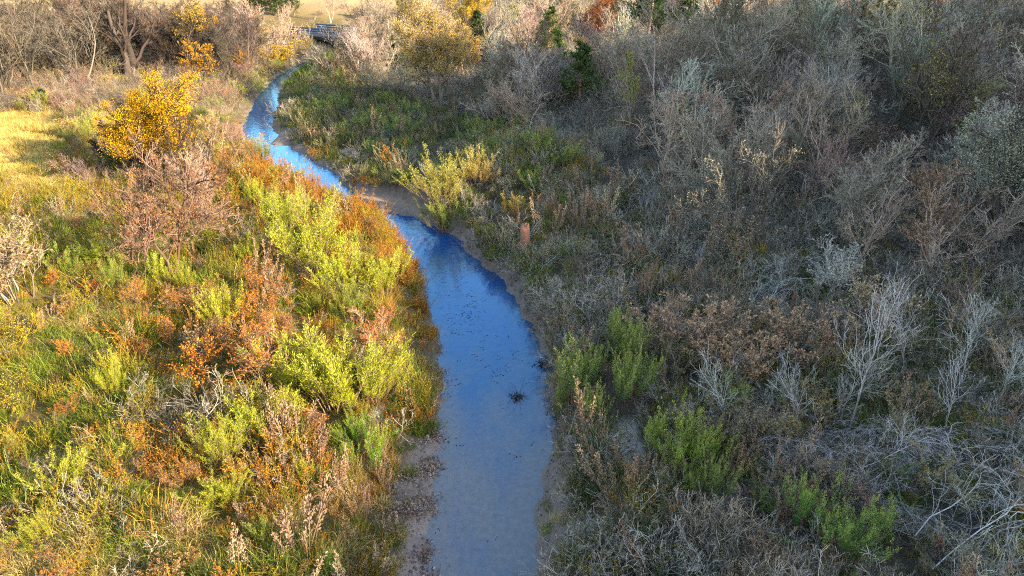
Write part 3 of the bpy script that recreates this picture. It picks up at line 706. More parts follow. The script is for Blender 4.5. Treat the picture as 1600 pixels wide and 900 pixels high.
for u, vb, hp, lab, tl in [
    (1222, 470, 75, 'stiff white dead sapling left of the cream-leafed one', .05), (1325, 690, 250, 'tall pale bare sapling in the right brush, left of three', .06),
    (1424, 600, 170, 'forked pale sapling in the middle of the right brush', .03), (1495, 620, 175, 'straight pale sapling with few twigs right of the forked one', .05),
    (1475, 700, 150, 'pale three-stemmed sapling above the arching white branches', .05), (1170, 450, 60, 'thin white dead stem at the foot of the wood', .05),
    (1090, 440, 60, 'thin white stem on the grey slope left of the wood foot', .08), (1300, 660, 140, 'thin bare sapling among the golden tan shrubs', .06),
    (1255, 700, 150, 'thin bare sapling just right of the golden tan pair', .06), (985, 340, 60, 'leaning white dead stem on the grey slope', .12),
    (1145, 690, 150, 'white-stemmed bare sapling beside the dull brown shrubs', .05), (1550, 640, 150, 'twiggy pale sapling near the right frame edge', .04)]:
    P('bare_sapling', u, vb, hp, None, lab, B_WHITE, tilt=tl)
for u, vb, hp, rz, lab in [
    (1440, 735, 50, .1, 'large arching white dead branch in the lower right brush'), (1565, 825, 58, .5, 'arching white dead branch with hanging twigs near the lower right corner'),
    (1290, 735, 30, 2.7, 'grey fallen branch left of the large arching white one'), (1210, 470, 26, 1.0, 'bluish white brush heap at the foot of the wood'),
    (1425, 830, 34, 2.2, 'sprawl of white dead branches above the dead rust conifer'), (1150, 800, 20, .4, 'white twiggy dead branch beside the slim pale plume'),
    (1260, 900, 20, .2, 'long white dead branches at the bottom edge of the right bank'), (1560, 700, 26, -.4, 'grey dead branches at the right frame edge above the corner arch'),
    (330, 850, 14, 2.4, 'bundle of white dry twigs in the lower left meadow'), (215, 740, 26, 1.2, 'dry white twig fan beside the orange saplings of the lower left'),
    (1010, 610, 20, 1.9, 'white dead twigs between the green bushes of the right bank'), (1370, 690, 24, 2.9, 'curved white branch low in the right brush')]:
    P('fallen_branch', u, vb, hp, None, lab, B_WHITE if u > 700 else (.10, .08, .06), rz=rz, tilt=.04)
# wood on the right: trees one can single out
P('sparse_tree', 1195, 395, 190, (.44, .40, .30), 'big tree with sparse whitish leaves at the near edge of the right wood', (.17, .145, .12), var=0, sxy=1.0, name='pale_leaf_tree')
P('full_tree', 1560, 420, 300, (.50, .46, .34), 'tall tree thick with whitish leaves at the right frame edge', (.17, .145, .12), var=1, sxy=1.0, name='pale_leaf_tree')
P('leafy_tree', 1500, 330, 150, (.45, .43, .34), 'pale-leafed tree left of the tall whitish one', B_GREY, var=2, name='pale_leaf_tree')
P('sparse_tree', 1150, 260, 120, (.55, .38, .27), 'pinkish pale-leafed tree above the sparse whitish tree', B_PINK, var=1, name='pale_leaf_tree')
P('full_tree', 688, 165, 165, (.62, .42, .12), 'tall golden tree with thinning leaves rising over the far bend', B_GREY, var=1, sxy=.95, name='yellow_tree')
P('full_tree', 700, 100, 98, (.64, .40, .05), 'bright yellow tree just behind the tall golden one', B_BRN, var=0, name='yellow_tree')
P('leafy_tree', 655, 110, 75, (.50, .20, .06), 'rust orange tree at the left shoulder of the tall golden one', B_BRN, var=2, name='orange_tree')
P('leafy_tree', 728, 130, 85, (.52, .34, .07), 'olive gold tree at the right shoulder of the tall golden one', B_BRN, var=2, name='yellow_tree')
P('full_tree', 920, 75, 66, (.36, .13, .05), 'red-leafed oak near the top of the right wood', B_DARK, var=1, sxy=1.2, name='red_tree')
P('full_tree', 1102, 58, 52, (.62, .22, .05), 'orange tree right against a dark cedar at the top of the wood', B_DARK, var=0, name='orange_tree')
P('leafy_tree', 945, 40, 46, (.55, .26, .06), 'small orange tree behind the red-leafed oak', B_DARK, var=2, name='orange_tree')
P('leafy_tree', 1440, 70, 62, (.58, .30, .16), 'pinkish orange tree at the top of the wood near the right', B_GREY, var=0, name='orange_tree')
P('leafy_tree', 1352, 110, 110, (.36, .25, .08), 'tall olive-brown tree at the top right of the wood', B_DARK, var=1, name='olive_tree')
P('leafy_tree', 985, 205, 105, (.36, .36, .08), 'narrow yellow-green tree in the middle of the wood', B_GREY, var=0, sxy=.6, name='olive_tree')
P('sparse_tree', 1430, 250, 200, (.45, .36, .07), 'dark many-branched tree with a few yellow leaves in the right wood', (.15, .12, .09), var=2, name='bare_tree')
P('bare_tree', 1370, 230, 170, None, 'dark leaning bare tree left of the one with a few yellow leaves', (.16, .13, .10), var=3)
P('leafy_tree', 1595, 60, 40, (.60, .42, .26), 'pale peach tree at the top right frame edge', B_GREY, var=2, name='orange_tree')
for u, vb, hp, sx, c, lab in [
    (640, 36, 46, 1.9, DGRN, 'round dark cedar on the pasture hill behind the bridge'), (748, 100, 62, 1.0, DGRN, 'pointed dark cedar beside the tall golden tree'),
    (1012, 66, 84, 1.6, DGRN, 'big ragged dark cedar at the top of the right wood'), (1075, 62, 70, 1.5, DGRN, 'broad dark cedar against the orange tree'),
    (856, 98, 62, 1.0, (.07, .12, .03), 'slender green cedar left of the red-leafed oak'), (905, 165, 80, 1.7, (.11, .16, .05), 'grey-green cedar in the middle of the wood, leaning right'),
    (1150, 20, 30, 1.0, DGRN, 'small far cedar right of the orange tree at the skyline of the wood'), (1222, 40, 52, 1.6, (.06, .10, .04), 'dark cedar top at the upper edge of the right wood'),
    (872, 110, 50, 1.2, (.09, .14, .05), 'short green cedar in front of the slender one'), (402, 20, 34, 1.4, DGRN, 'leftmost dark cedar of the row above the bridge'),
    (425, 22, 34, 1.5, DGRN, 'middle dark cedar of the row above the bridge'), (447, 20, 32, 1.5, DGRN, 'right dark cedar of the row above the bridge'),
    (615, 105, 36, 1.2, DGRN, 'low dark cedar among grey trees left of the tall golden tree')]:
    P('cedar_tree', u, vb, hp * 1.2, c, lab, B_BRN, sxy=sx)
P('bare_tree', 516, 36, 38, None, 'lone round bare tree on the pasture hill above the bridge', B_PINK, var=4, sxy=1.3)

for u, vb, hp, c, lab in [
    (398, 470, 62, (.62, .26, .05), 'orange sapling at the upper end of the orange patch in the left meadow'),
    (425, 500, 66, (.56, .24, .06), 'orange sapling between the pale lime bush and the tallest bright orange one'),
    (385, 520, 60, (.70, .30, .04), 'bright orange sapling behind the two-plumed lime bush'),
    (415, 545, 64, (.66, .24, .05), 'red-orange sapling just behind the tallest bright orange one'),
    (450, 530, 56, (.52, .22, .07), 'rusty sapling at the creek side of the orange patch'),
    (300, 500, 58, (.62, .26, .06), 'orange sapling right of the fan-shaped lime bush'),
    (262, 500, 50, (.60, .30, .08), 'pale orange sapling under the bare reddish clump'),
    (600, 520, 50, (.60, .22, .06), 'coppery sapling behind the coppery shrub by the creek'),
    (420, 760, 50, (.70, .36, .04), 'amber sapling right of the low lime bush'),
    (500, 690, 60, (.52, .24, .10), 'rust sapling beside the sandy gap on the left bank')]:
    P('leafy_sapling', u, vb, hp, c, lab, B_BRN, sxy=1.1)
for u, vb, hp, sx, lab in [
    (395, 22, 44, 1.5, 'dark cedar at the left end of the row on the slope above the bridge'), (415, 14, 40, 1.6, 'dark cedar high behind the row above the bridge'),
    (460, 24, 36, 1.4, 'dark cedar at the right end of the row on the slope above the bridge'), (436, 26, 40, 1.5, 'dark cedar low in front of the row above the bridge')]:
    P('cedar_tree', u, vb, hp, DGRN, lab, B_BRN, sxy=sx)
for u, vb, hp in [(560, 26, 9), (580, 30, 8), (600, 24, 9), (618, 30, 10), (545, 33, 7), (660, 30, 10), (675, 24, 9), (500, 24, 8), (590, 12, 7), (535, 14, 7), (640, 34, 9), (610, 38, 9), (572, 36, 8), (690, 20, 10)]:
    P('bare_shrub', u, vb, hp, None, 'small brown scrub bush dotted on the tan pasture hill behind the bridge', (.16, .12, .09), group='scrub on the pasture hill', sxy=2.4)

# ------------------------------------------------------------------ plants that nothing tells apart: still one object each
def spots(n, box, ok, gap, tries=40000, hide=True):
    """up to n ground points in box = (x0, x1, y0, y1), accepted by ok(x, y, u, v, dl, dr), gap metres apart"""
    x = RNG.uniform(box[0], box[1], tries); y = RNG.uniform(box[2], box[3], tries); z = h(x, y)
    u, v, dep = to_px(x, y, z); dl, dr = creek(x, y)
    m = ok(x, y, u, v, dl, dr) & (~hides(u, v) if hide else True) & (patch(u, v) < .05) & ~((abs(u - 820) < 26) & (v > 366) & (v < 415)) & ~((abs(u - 975) < 40) & (v > 690) & (v < 790)) & ~((abs(u - 516) < 26) & (v > 62) & (v < 92)) & (sandbar(x, y) <= 0)
    x, y, dep = x[m], y[m], dep[m]; out_ = []; cells = {}
    for i in range(len(x)):
        g = gap(x[i], y[i]) if callable(gap) else gap
        c = (int(x[i] // 4), int(y[i] // 4)); hit = False
        for a in (-1, 0, 1):
            for b in (-1, 0, 1):
                for (p, q) in cells.get((c[0] + a, c[1] + b), ()):
                    if (p - x[i]) ** 2 + (q - y[i]) ** 2 < g * g: hit = True; break
        if hit: continue
        cells.setdefault(c, []).append((x[i], y[i])); out_.append((x[i], y[i]))
    out_.sort(key=lambda p: math.hypot(*p))
    return out_[:n], out_[n:]

WOOD = [(560, 140), (640, 168), (720, 178), (810, 215), (900, 235), (1010, 262), (1090, 330), (1180, 400), (1280, 432), (1400, 452), (1700, 480)]
_wu = np.array([p[0] for p in WOOD]); _wv = np.array([p[1] for p in WOOD])
def in_wood(x, y, u, v, dl, dr):
    return (dr > 6) & (v < np.interp(u, _wu, _wv)) & (u > np.where(v < 112, 578, 556)) & (u < 1680) & (v > 20)
FAR_TREES = []
near_trees, rest = spots(520, (-60, 150, 28, 215), in_wood, lambda x, y: 1.7 + .008 * y)
FAR_TREES += rest
TONE = [((.32, .275, .215), 'grey'), ((.40, .34, .265), 'pale grey'), ((.38, .28, .21), 'pinkish'), ((.42, .37, .30), 'whitish'), ((.17, .135, .10), 'dark')]
def where(u, v):
    return 'low at the front edge of' if v > np.interp(u, _wu, _wv) - 60 else ('high at the far top of' if v < 70 else 'deep within')
wl, wc = {}, 0
for i, (x, y) in enumerate(near_trees):
    d = math.hypot(x, y); r = RNG.random(); uu, vv, _ = to_px(x, y, float(h(x, y))); wh = where(float(uu), float(vv))
    hh = RNG.uniform(5.8, 9.6) * (1.0 if d > 58 else .82)
    b, tn = TONE[RNG.choice(5, p=[.28, .25, .20, .10, .17])]; b = jit(b, .1)
    if r < .36:
        inst('bare_tree', x, y, hh, tn + ' bare tree packed ' + wh + ' the right wood', 'bare trees of the right wood', bark=b, sxy=RNG.uniform(.9, 1.3), tilt=.08)
    elif r < .86:
        c_, cn = [((.38, .31, .20), 'tan'), ((.44, .30, .20), 'pinkish'), ((.31, .28, .14), 'olive'), ((.34, .22, .13), 'brown')][RNG.integers(4)]
        inst('sparse_tree', x, y, hh * .85, 'grey tree with a few ' + cn + ' leaves ' + wh + ' the right wood', 'thin-leafed trees of the right wood', col=jit(c_, .1), bark=b, sxy=RNG.uniform(.9, 1.2), tilt=.08, name='thin_leafed_tree')
    else:
        c_, cn = [((.36, .30, .18), 'tan'), ((.33, .25, .15), 'brown'), ((.28, .29, .12), 'olive')][RNG.integers(3)]
        inst('leafy_tree', x, y, hh * .8, 'tree still in dry ' + cn + ' leaf ' + wh + ' the right wood', 'dry-leafed trees of the right wood', col=jit(c_, .1), bark=b, tilt=.06, name='dry_leafed_tree')

# understory shrubs at the foot of the wood and over the right bank
def right_brush(x, y, u, v, dl, dr):
    return (dr > 1.6) & (v > np.interp(u, _wu, _wv) - 25) & (u > 700) & (u < 1680) & (v < 960)
a, rest_b = spots(210, (-12, 50, 12, 62), right_brush, lambda x, y: 1.35 + .012 * y)
for x, y in a:
    r = RNG.random(); dl, dr = creek(np.array(x), np.array(y)); k = min(1, float(dr) / 9)
    if r < .66:
        b, tn = TONE[RNG.integers(5)]; inst('bare_shrub', x, y, RNG.uniform(.8, 1.5) * (.6 + .6 * k), 'tangled bare ' + tn + ' shrub in the shaded brush of the right bank', 'bare shrubs of the right bank', bark=jit(b, .1), sxy=RNG.uniform(.9, 1.5))
    else:
        c_, cn = [((.34, .28, .17), 'tan'), ((.24, .25, .10), 'olive'), ((.12, .19, .07), 'green'), ((.40, .30, .21), 'pinkish tan')][RNG.integers(4)]; inst('leafy_shrub', x, y, RNG.uniform(.7, 1.2) * (.7 + .4 * k), 'small ' + cn + '-leafed shrub in the shaded brush of the right bank', 'dull-leafed shrubs of the right bank', col=jit(c_, .1), bark=B_GREY, sxy=RNG.uniform(.9, 1.5))
# flood plain inside the bend
def plain_ok(x, y, u, v, dl, dr):
    return (dr > np.where(y > 92, .6, np.where(y > 46, 1.8, .8))) & (u > 415) & (u < 900) & (v < 325) & (v > np.interp(u, _wu, _wv) - 12) & (y > 40)
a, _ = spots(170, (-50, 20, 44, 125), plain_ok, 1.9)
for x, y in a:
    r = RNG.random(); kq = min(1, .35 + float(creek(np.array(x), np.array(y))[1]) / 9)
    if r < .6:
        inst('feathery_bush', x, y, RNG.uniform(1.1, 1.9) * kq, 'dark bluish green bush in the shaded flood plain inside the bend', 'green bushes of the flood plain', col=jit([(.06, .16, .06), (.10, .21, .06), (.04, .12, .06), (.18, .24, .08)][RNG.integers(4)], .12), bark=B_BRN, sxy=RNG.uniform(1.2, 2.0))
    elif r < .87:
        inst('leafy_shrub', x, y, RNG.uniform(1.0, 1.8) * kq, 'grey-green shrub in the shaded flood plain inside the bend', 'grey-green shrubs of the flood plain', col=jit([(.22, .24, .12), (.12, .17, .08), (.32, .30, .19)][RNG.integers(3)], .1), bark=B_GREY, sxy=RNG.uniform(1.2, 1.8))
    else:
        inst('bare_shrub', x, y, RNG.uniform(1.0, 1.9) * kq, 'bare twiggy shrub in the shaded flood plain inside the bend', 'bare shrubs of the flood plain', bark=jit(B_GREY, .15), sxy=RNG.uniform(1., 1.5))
# left bank
def left_brush(x, y, u, v, dl, dr):
    return (dl > 2.0) & (u > -60) & (v < 950) & (v > 240) & ~((u < 120) & (v < 345))
a, _ = spots(150, (-45, 0, 12, 62), left_brush, lambda x, y: 1.7)
for x, y in a:
    r = RNG.random()
    if r < .3:
        inst('leafy_shrub', x, y, RNG.uniform(.7, 1.2), 'low russet-leafed shrub in the sunlit weeds of the left bank', 'russet shrubs of the left bank', col=jit([ORG, RUST, (.48, .30, .12), (.55, .36, .08)][RNG.integers(4)], .12), bark=B_BRN, sxy=RNG.uniform(.9, 1.4), name='russet_shrub')
    elif r < .5:
        inst('leafy_sapling', x, y, RNG.uniform(.8, 1.4), 'thin orange-brown sapling in the sunlit weeds of the left bank', 'small saplings of the left bank', col=jit([ORG, AMB, (.5, .24, .08)][RNG.integers(3)], .12), bark=B_BRN)
    elif r < .7:
        inst('feathery_bush', x, y, RNG.uniform(.6, 1.0), 'small yellowish green plume bush in the sunlit weeds of the left bank', 'small plume bushes of the left bank', col=jit((.27, .30, .05), .15), bark=B_BRN, sxy=RNG.uniform(.8, 1.3))
    else:
        inst('bare_shrub', x, y, RNG.uniform(.7, 1.3), 'bare brown shrub in the sunlit weeds of the left bank', 'bare shrubs of the left bank', bark=jit((.20, .14, .10), .15), sxy=RNG.uniform(.9, 1.5))
def left_mid(x, y, u, v, dl, dr):
    return (dl > 1.6) & (u > -40) & (v <= 335) & (v > 112) & ~((u < 112) & (v > 176)) & ~((u > 330) & (v > 262)) & ~((abs(u - 240) < 70) & (v > 170) & (v < 262))
a, _ = spots(230, (-90, -15, 44, 120), left_mid, 1.7, hide=False)
for x, y in a:
    r = RNG.random()
    if r < .55:
        inst('bare_shrub', x, y, RNG.uniform(1.3, 2.4), 'bare pinkish brown shrub in the thicket between the field and the far creek', 'bare thicket shrubs by the field', bark=jit((.27, .18, .135), .14), sxy=RNG.uniform(1, 1.5), name='thicket_shrub')
    elif r < .8:
        inst('leafy_shrub', x, y, RNG.uniform(1.2, 2.2), 'rusty-leafed shrub in the thicket between the field and the far creek', 'rusty thicket shrubs by the field', col=jit([(.48, .26, .11), (.52, .38, .10), (.42, .27, .17)][RNG.integers(3)], .1), bark=B_PINK, sxy=RNG.uniform(1, 1.5), name='russet_shrub')
    else:
        inst('feathery_bush', x, y, RNG.uniform(1.0, 1.7), 'olive plume bush in the thicket between the field and the far creek', 'olive bushes of the far thicket', col=jit([(.28, .30, .05), (.18, .22, .06)][RNG.integers(2)], .1), bark=B_BRN, sxy=RNG.uniform(1.1, 1.7))
def left_wood(x, y, u, v, dl, dr):
    return (dl > 2) & (u > -60) & (v <= 128) & (v > 34) & (u < 400) & ~((u > 215) & (u < 330) & (v > 60) & (v < 84) ) & ~((abs(u - 212) < 52) & (v > 96))
a, _ = spots(180, (-150, -25, 84, 210), left_wood, 2.3, hide=False)
for x, y in a:
    r = RNG.random(); hh = RNG.uniform(5.5, 9)
    if r < .72:
        b, tn = [((.11, .09, .07), 'grey-brown'), ((.055, .045, .035), 'dark'), ((.16, .13, .10), 'pale brown'), ((.16, .11, .08), 'pinkish')][RNG.integers(4)]; b = jit(b, .1); inst('bare_tree', x, y, hh, tn + ' bare tree packed in the sunlit thicket at the upper left', 'bare trees of the upper left thicket', bark=jit(b, .1), sxy=RNG.uniform(.9, 1.3), tilt=.08)
    else:
        inst('sparse_tree', x, y, hh * .8, 'half-bare yellowish tree packed in the sunlit thicket at the upper left', 'half-bare trees of the upper left thicket', col=jit([(.50, .36, .12), (.46, .28, .12), (.40, .34, .16)][RNG.integers(3)], .1), bark=(.15, .115, .09), tilt=.06, name='half_bare_tree')
def far_left(x, y, u, v, dl, dr):
    return (dl > .3) & (u > 385) & (u < 560) & (v > 76) & (v < 135)
a, _ = spots(70, (-80, -25, 85, 165), far_left, 2.1)
for x, y in a:
    inst('feathery_bush', x, y, RNG.uniform(1.0, 1.8), 'yellow-green bush crowding the sunlit far bank before the bridge', 'bushes of the far bank before the bridge', col=jit([(.40, .36, .05), (.52, .38, .05), (.24, .32, .05)][RNG.integers(3)], .1), bark=B_BRN, sxy=RNG.uniform(1.3, 2.0))

def left_under(x, y, u, v, dl, dr):
    return (dl > 2) & (u > -60) & (v <= 176) & (v > 60) & (u < 400) & ~((abs(u - 212) < 46) & (v > 84) & (v < 140))
a, _ = spots(150, (-130, -25, 60, 170), left_under, 2.2, hide=False)
for x, y in a:
    inst('bare_shrub', x, y, RNG.uniform(1.6, 3.0), 'bare brown undergrowth shrub beneath the upper left thicket trees', 'undergrowth shrubs of the upper left thicket', bark=jit([(.22, .16, .12), (.15, .115, .09), (.28, .20, .14)][RNG.integers(3)], .12), sxy=RNG.uniform(1.1, 1.7), name='undergrowth_shrub')

# ------------------------------------------------------------------ ground cover that nobody could count: scattered tufts, one object per kind
def tuft_src(name, mbs_mat):
    c = bpy.data.collections.new(name + '_sources')
    for i, (mb, m) in enumerate(mbs_mat):
        o = bpy.data.objects.new('%s_source_%02d' % (name, i), mb.mesh(name, m)); c.objects.link(o)
    return c

def grass_mb(seed, n, H, lean, bend, w, spread=.22, k=4):
    rng = np.random.default_rng(seed); mb = MB()
    th = rng.uniform(0, 6.283, n); r = spread * np.sqrt(rng.random(n)); p = np.stack([r * np.cos(th), r * np.sin(th), np.full(n, -.04)], -1)
    ph = th + rng.normal(0, .8, n); ln = np.abs(rng.normal(0, lean, n))
    d = np.stack([np.cos(ph) * np.sin(ln), np.sin(ph) * np.sin(ln), np.cos(ln)], -1)
    blades(mb, p, d, H * rng.uniform(.45, 1.1, n), w * rng.uniform(.6, 1.3, n), rng.uniform(.3, 1.3, n) * bend, rng, k); return mb

def weed_mb(seed, n, H, nl, lsz, lean=.35, stem=True, lw=.4, t0=.25):
    rng = np.random.default_rng(seed); mb = MB()
    P0, R0 = stems(rng, n, H, .008, lean, .3, 5, .14, .05, .4, .25); tubes(mb, P0, R0, 3, rng)
    P1, R1 = branch(rng, P0, R0, 5, .3, 1, .6, .2, .35, .3, .3, .15, 4, .6, .004); tubes(mb, P1, R1, 3, rng)
    p, d, t = along(rng, P1, nl, .1, 1.05); leaves(mb, p, d + rng.normal(size=p.shape) * .6, lsz * rng.uniform(.6, 1.4, len(p)), lsz * lw * rng.uniform(.6, 1.3, len(p)), rng)
    p, d, t = along(rng, P0, nl * 2, t0, 1.05); leaves(mb, p, d + rng.normal(size=p.shape) * .6, lsz * rng.uniform(.6, 1.4, len(p)), lsz * lw * rng.uniform(.6, 1.3, len(p)), rng)
    return mb

def twig_mb(seed, H=.9, n=9, l1=5, l2=4, r=.011, lean=.7, l3=2):
    rng = np.random.default_rng(seed); mb = MB()
    P0, R0 = stems(rng, n, H, r, lean, .3, 5, .2, .02, .4, .25); P1, R1 = branch(rng, P0, R0, l1, .2, 1, .7, .25, .6, .4, .1, .2, 4, .65, .006)
    P2, R2 = branch(rng, P1, R1, l2, .2, 1, .7, .25, .6, .4, .1, .2, 3, .7, .0048)
    tubes(mb, P0, R0, 3, rng); tubes(mb, P1, R1, 3, rng); tubes(mb, P2, R2, 3, rng)
    if l3:
        P3, R3 = branch(rng, P2, R2, l3, .2, 1, .7, .25, .6, .4, .05, .2, 3, .7, .004); tubes(mb, P3, R3, 3, rng)
    return mb

def stalk_mb(seed, n=5, H=1.0):
    rng = np.random.default_rng(seed); mb = MB()
    P0, R0 = stems(rng, n, H, .007, .18, .2, 5, .06, .05, .6, .2); tubes(mb, P0, R0, 3, rng)
    p, d, t = along(rng, P0, 70, .52, 1.04); off = rng.normal(size=p.shape) * .018; leaves(mb, p + off, d + off * 20, .05, .022, rng); return mb

SRC = {
 'green_grass': (tuft_src('green_grass', [(grass_mb(700 + i, 90, .62, .35, .9, .012), M_green) for i in range(4)])),
 'dry_grass': (tuft_src('dry_grass', [(grass_mb(710 + i, 95, .62, .55, 1.5, .012), M_dry) for i in range(4)])),
 'olive_weeds': (tuft_src('olive_weeds', [(weed_mb(720 + i, 10, .75, 12, .034), M_olive) for i in range(4)])),
 'rust_sedge': (tuft_src('rust_sedge', [(grass_mb(730 + i, 80, .6, .4, .7, .012), M_rust) for i in range(3)] + [(weed_mb(735 + i, 10, .7, 13, .032), M_rust) for i in range(3)])),
 'gold_grass': (tuft_src('gold_grass', [(grass_mb(740 + i, 70, .34, .6, 1.1, .016, .4), M_gold) for i in range(3)])),
 'twig_brush': (tuft_src('twig_brush', [(twig_mb(750 + i), M_twig) for i in range(5)])),
 'shade_weeds': (tuft_src('shade_weeds', [(weed_mb(760 + i, 10, .65, 11, .032), M_weed) for i in range(3)] + [(grass_mb(765 + i, 80, .5, .5, 1.1, .012), M_weed) for i in range(3)])),
 'seed_stalks': (tuft_src('seed_stalks', [(stalk_mb(770 + i), M_stalk) for i in range(4)])),
}

def scatter(name, src, pts, scl, seed=0, tilt=.12):
    """one object: a cloud of points that each carry one tuft (geometry nodes)"""
    rng = np.random.default_rng(seed); n = len(pts)
    me_ = bpy.data.meshes.new(name); me_.vertices.add(n); me_.vertices.foreach_set('co', np.asarray(pts, np.float32).ravel())
    a_ = me_.attributes.new('scl', 'FLOAT', 'POINT'); a_.data.foreach_set('value', np.asarray(scl, np.float32))
    rot = np.stack([rng.normal(0, tilt, n), rng.normal(0, tilt, n), rng.uniform(0, 6.283, n)], -1).astype(np.float32)
    a_ = me_.attributes.new('rot', 'FLOAT_VECTOR', 'POINT'); a_.data.foreach_set('vector', rot.ravel())
    a_ = me_.attributes.new('pick', 'INT', 'POINT'); a_.data.foreach_set('value', rng.integers(0, len(src.objects), n).astype(np.int32))
    o = bpy.data.objects.new(name, me_); COL.objects.link(o); o['kind'] = 'stuff'
    g = bpy.data.node_groups.new(name, 'GeometryNodeTree')
    g.interface.new_socket('Geometry', in_out='INPUT', socket_type='NodeSocketGeometry'); g.interface.new_socket('Geometry', in_out='OUTPUT', socket_type='NodeSocketGeometry')
    gi = g.nodes.new('NodeGroupInput'); go = g.nodes.new('NodeGroupOutput'); ip = g.nodes.new('GeometryNodeInstanceOnPoints')
    ci = g.nodes.new('GeometryNodeCollectionInfo'); ci.inputs['Collection'].default_value = src; ci.inputs['Separate Children'].default_value = True; ci.inputs['Reset Children'].default_value = True
    def na(nm, ty):
        k_ = g.nodes.new('GeometryNodeInputNamedAttribute'); k_.data_type = ty; k_.inputs['Name'].default_value = nm
        return [q for q in k_.outputs if q.enabled and q.name == 'Attribute'][0]
    g.links.new(gi.outputs[0], ip.inputs['Points']); g.links.new(ci.outputs[0], ip.inputs['Instance']); ip.inputs['Pick Instance'].default_value = True
    g.links.new(na('pick', 'INT'), ip.inputs['Instance Index']); g.links.new(na('rot', 'FLOAT_VECTOR'), ip.inputs['Rotation']); g.links.new(na('scl', 'FLOAT'), ip.inputs['Scale'])
    g.links.new(ip.outputs[0], go.inputs[0])
    md = o.modifiers.new('scatter', 'NODES'); md.node_group = g
    return o

# where each kind of cover grows, from the patches seen in the photograph: (u, v, radius u, radius v, kind, weight)
BLOB = [
 (40, 215, 95, 36, 'gold_grass', 14), (80, 268, 70, 40, 'gold_grass', 8), (110, 300, 40, 22, 'gold_grass', 4),
 (120, 390, 75, 60, 'green_grass', 4), (70, 570, 70, 60, 'green_grass', 5), (30, 640, 90, 70, 'green_grass', 6), (90, 650, 70, 60, 'green_grass', 4), (20, 770, 60, 70, 'green_grass', 4),
 (230, 400, 90, 40, 'green_grass', 2), (320, 440, 60, 40, 'green_grass', 1.5), (640, 640, 36, 80, 'green_grass', 2.5), (640, 740, 30, 60, 'green_grass', 2.5), (160, 690, 60, 60, 'green_grass', 1.5),
 (430, 130, 60, 22, 'green_grass', 12), (470, 110, 60, 16, 'green_grass', 5), (380, 160, 30, 25, 'green_grass', 3), (390, 225, 30, 20, 'green_grass', 3),
 (470, 285, 45, 40, 'rust_sedge', 9), (545, 325, 45, 30, 'rust_sedge', 9), (600, 375, 40, 35, 'rust_sedge', 9), (645, 430, 28, 50, 'rust_sedge', 10), (672, 510, 26, 60, 'rust_sedge', 7), (430, 255, 34, 26, 'rust_sedge', 6),
 (675, 580, 20, 40, 'rust_sedge', 3), (580, 540, 40, 30, 'rust_sedge', 4), (410, 500, 60, 80, 'rust_sedge', 2.0), (280, 510, 50, 40, 'rust_sedge', 2), (150, 200, 60, 30, 'rust_sedge', 2), (70, 162, 60, 12, 'rust_sedge', 6),
 (350, 300, 80, 40, 'rust_sedge', 2), (500, 660, 50, 40, 'rust_sedge', 1.2), (480, 740, 40, 60, 'rust_sedge', 1.6), (560, 820, 50, 40, 'rust_sedge', 1.0), (300, 730, 60, 50, 'rust_sedge', 1.4),
 (640, 560, 40, 90, 'dry_grass', 3), (450, 850, 150, 60, 'dry_grass', 3), (200, 860, 220, 50, 'dry_grass', 3), (270, 780, 120, 70, 'dry_grass', 2), (620, 850, 50, 60, 'dry_grass', 3), (120, 470, 60, 40, 'dry_grass', 2),
 (480, 760, 60, 60, 'seed_stalks', 1.5), (430, 860, 60, 40, 'seed_stalks', .8), (580, 800, 60, 60, 'seed_stalks', 1.2), (940, 625, 50, 30, 'seed_stalks', 2.2), (1000, 760, 60, 40, 'seed_stalks', 1.2), (1170, 760, 70, 60, 'seed_stalks', 1.4), (1220, 830, 40, 50, 'seed_stalks', 2.0),
 (880, 850, 40, 60, 'shade_weeds', 3), (900, 470, 80, 60, 'shade_weeds', 2), (760, 380, 60, 40, 'shade_weeds', 3), (1140, 380, 80, 40, 'shade_weeds', 2), (1500, 470, 90, 50, 'shade_weeds', 2), (1000, 600, 120, 60, 'shade_weeds', 1.2), (1450, 620, 120, 80, 'shade_weeds', 1.5),
 (880, 400, 70, 30, 'dry_grass', 1.5), (900, 430, 60, 30, 'dry_grass', 1.0), (760, 262, 60, 12, 'dry_grass', 4), (690, 275, 40, 14, 'gold_grass', 2), (600, 190, 190, 50, 'green_grass', .8), (560, 250, 120, 40, 'green_grass', .5), (600, 200, 200, 60, 'shade_weeds', 3), (1420, 640, 160, 130, 'green_grass', 1.6), (890, 860, 60, 60, 'green_grass', 1.6), (1250, 800, 140, 90, 'green_grass', .9), (1130, 400, 120, 60, 'green_grass', .8), (870, 300, 130, 40, 'green_grass', .7), (1500, 800, 120, 100, 'green_grass', 1.2), (780, 400, 60, 50, 'green_grass', 1.2), (900, 700, 40, 40, 'dry_grass', 1), (960, 790, 120, 60, 'dry_grass', 1.0), (1130, 820, 100, 60, 'dry_grass', .8),
 (640, 180, 120, 30, 'shade_weeds', 3), (540, 190, 80, 30, 'shade_weeds', 3),
]
KN = list(SRC)
n = 98000
r = 10.5; pw = .72
rr = (RNG.random(n) * (175 ** pw - r ** pw) + r ** pw) ** (1 / pw); th = RNG.uniform(-.80, .80, n)
x = rr * np.sin(th); y = rr * np.cos(th); z = h(x, y); u, v, dep = to_px(x, y, z); dl, dr = creek(x, y); d = np.maximum(dl, dr)
W = {k_: np.zeros(n) for k_ in KN}
isl = dl > dr; wood = in_wood(x, y, u, v, dl, dr)
nz_ = noise(x, y, .5, 12); nz2_ = noise(x, y, .35, 14)
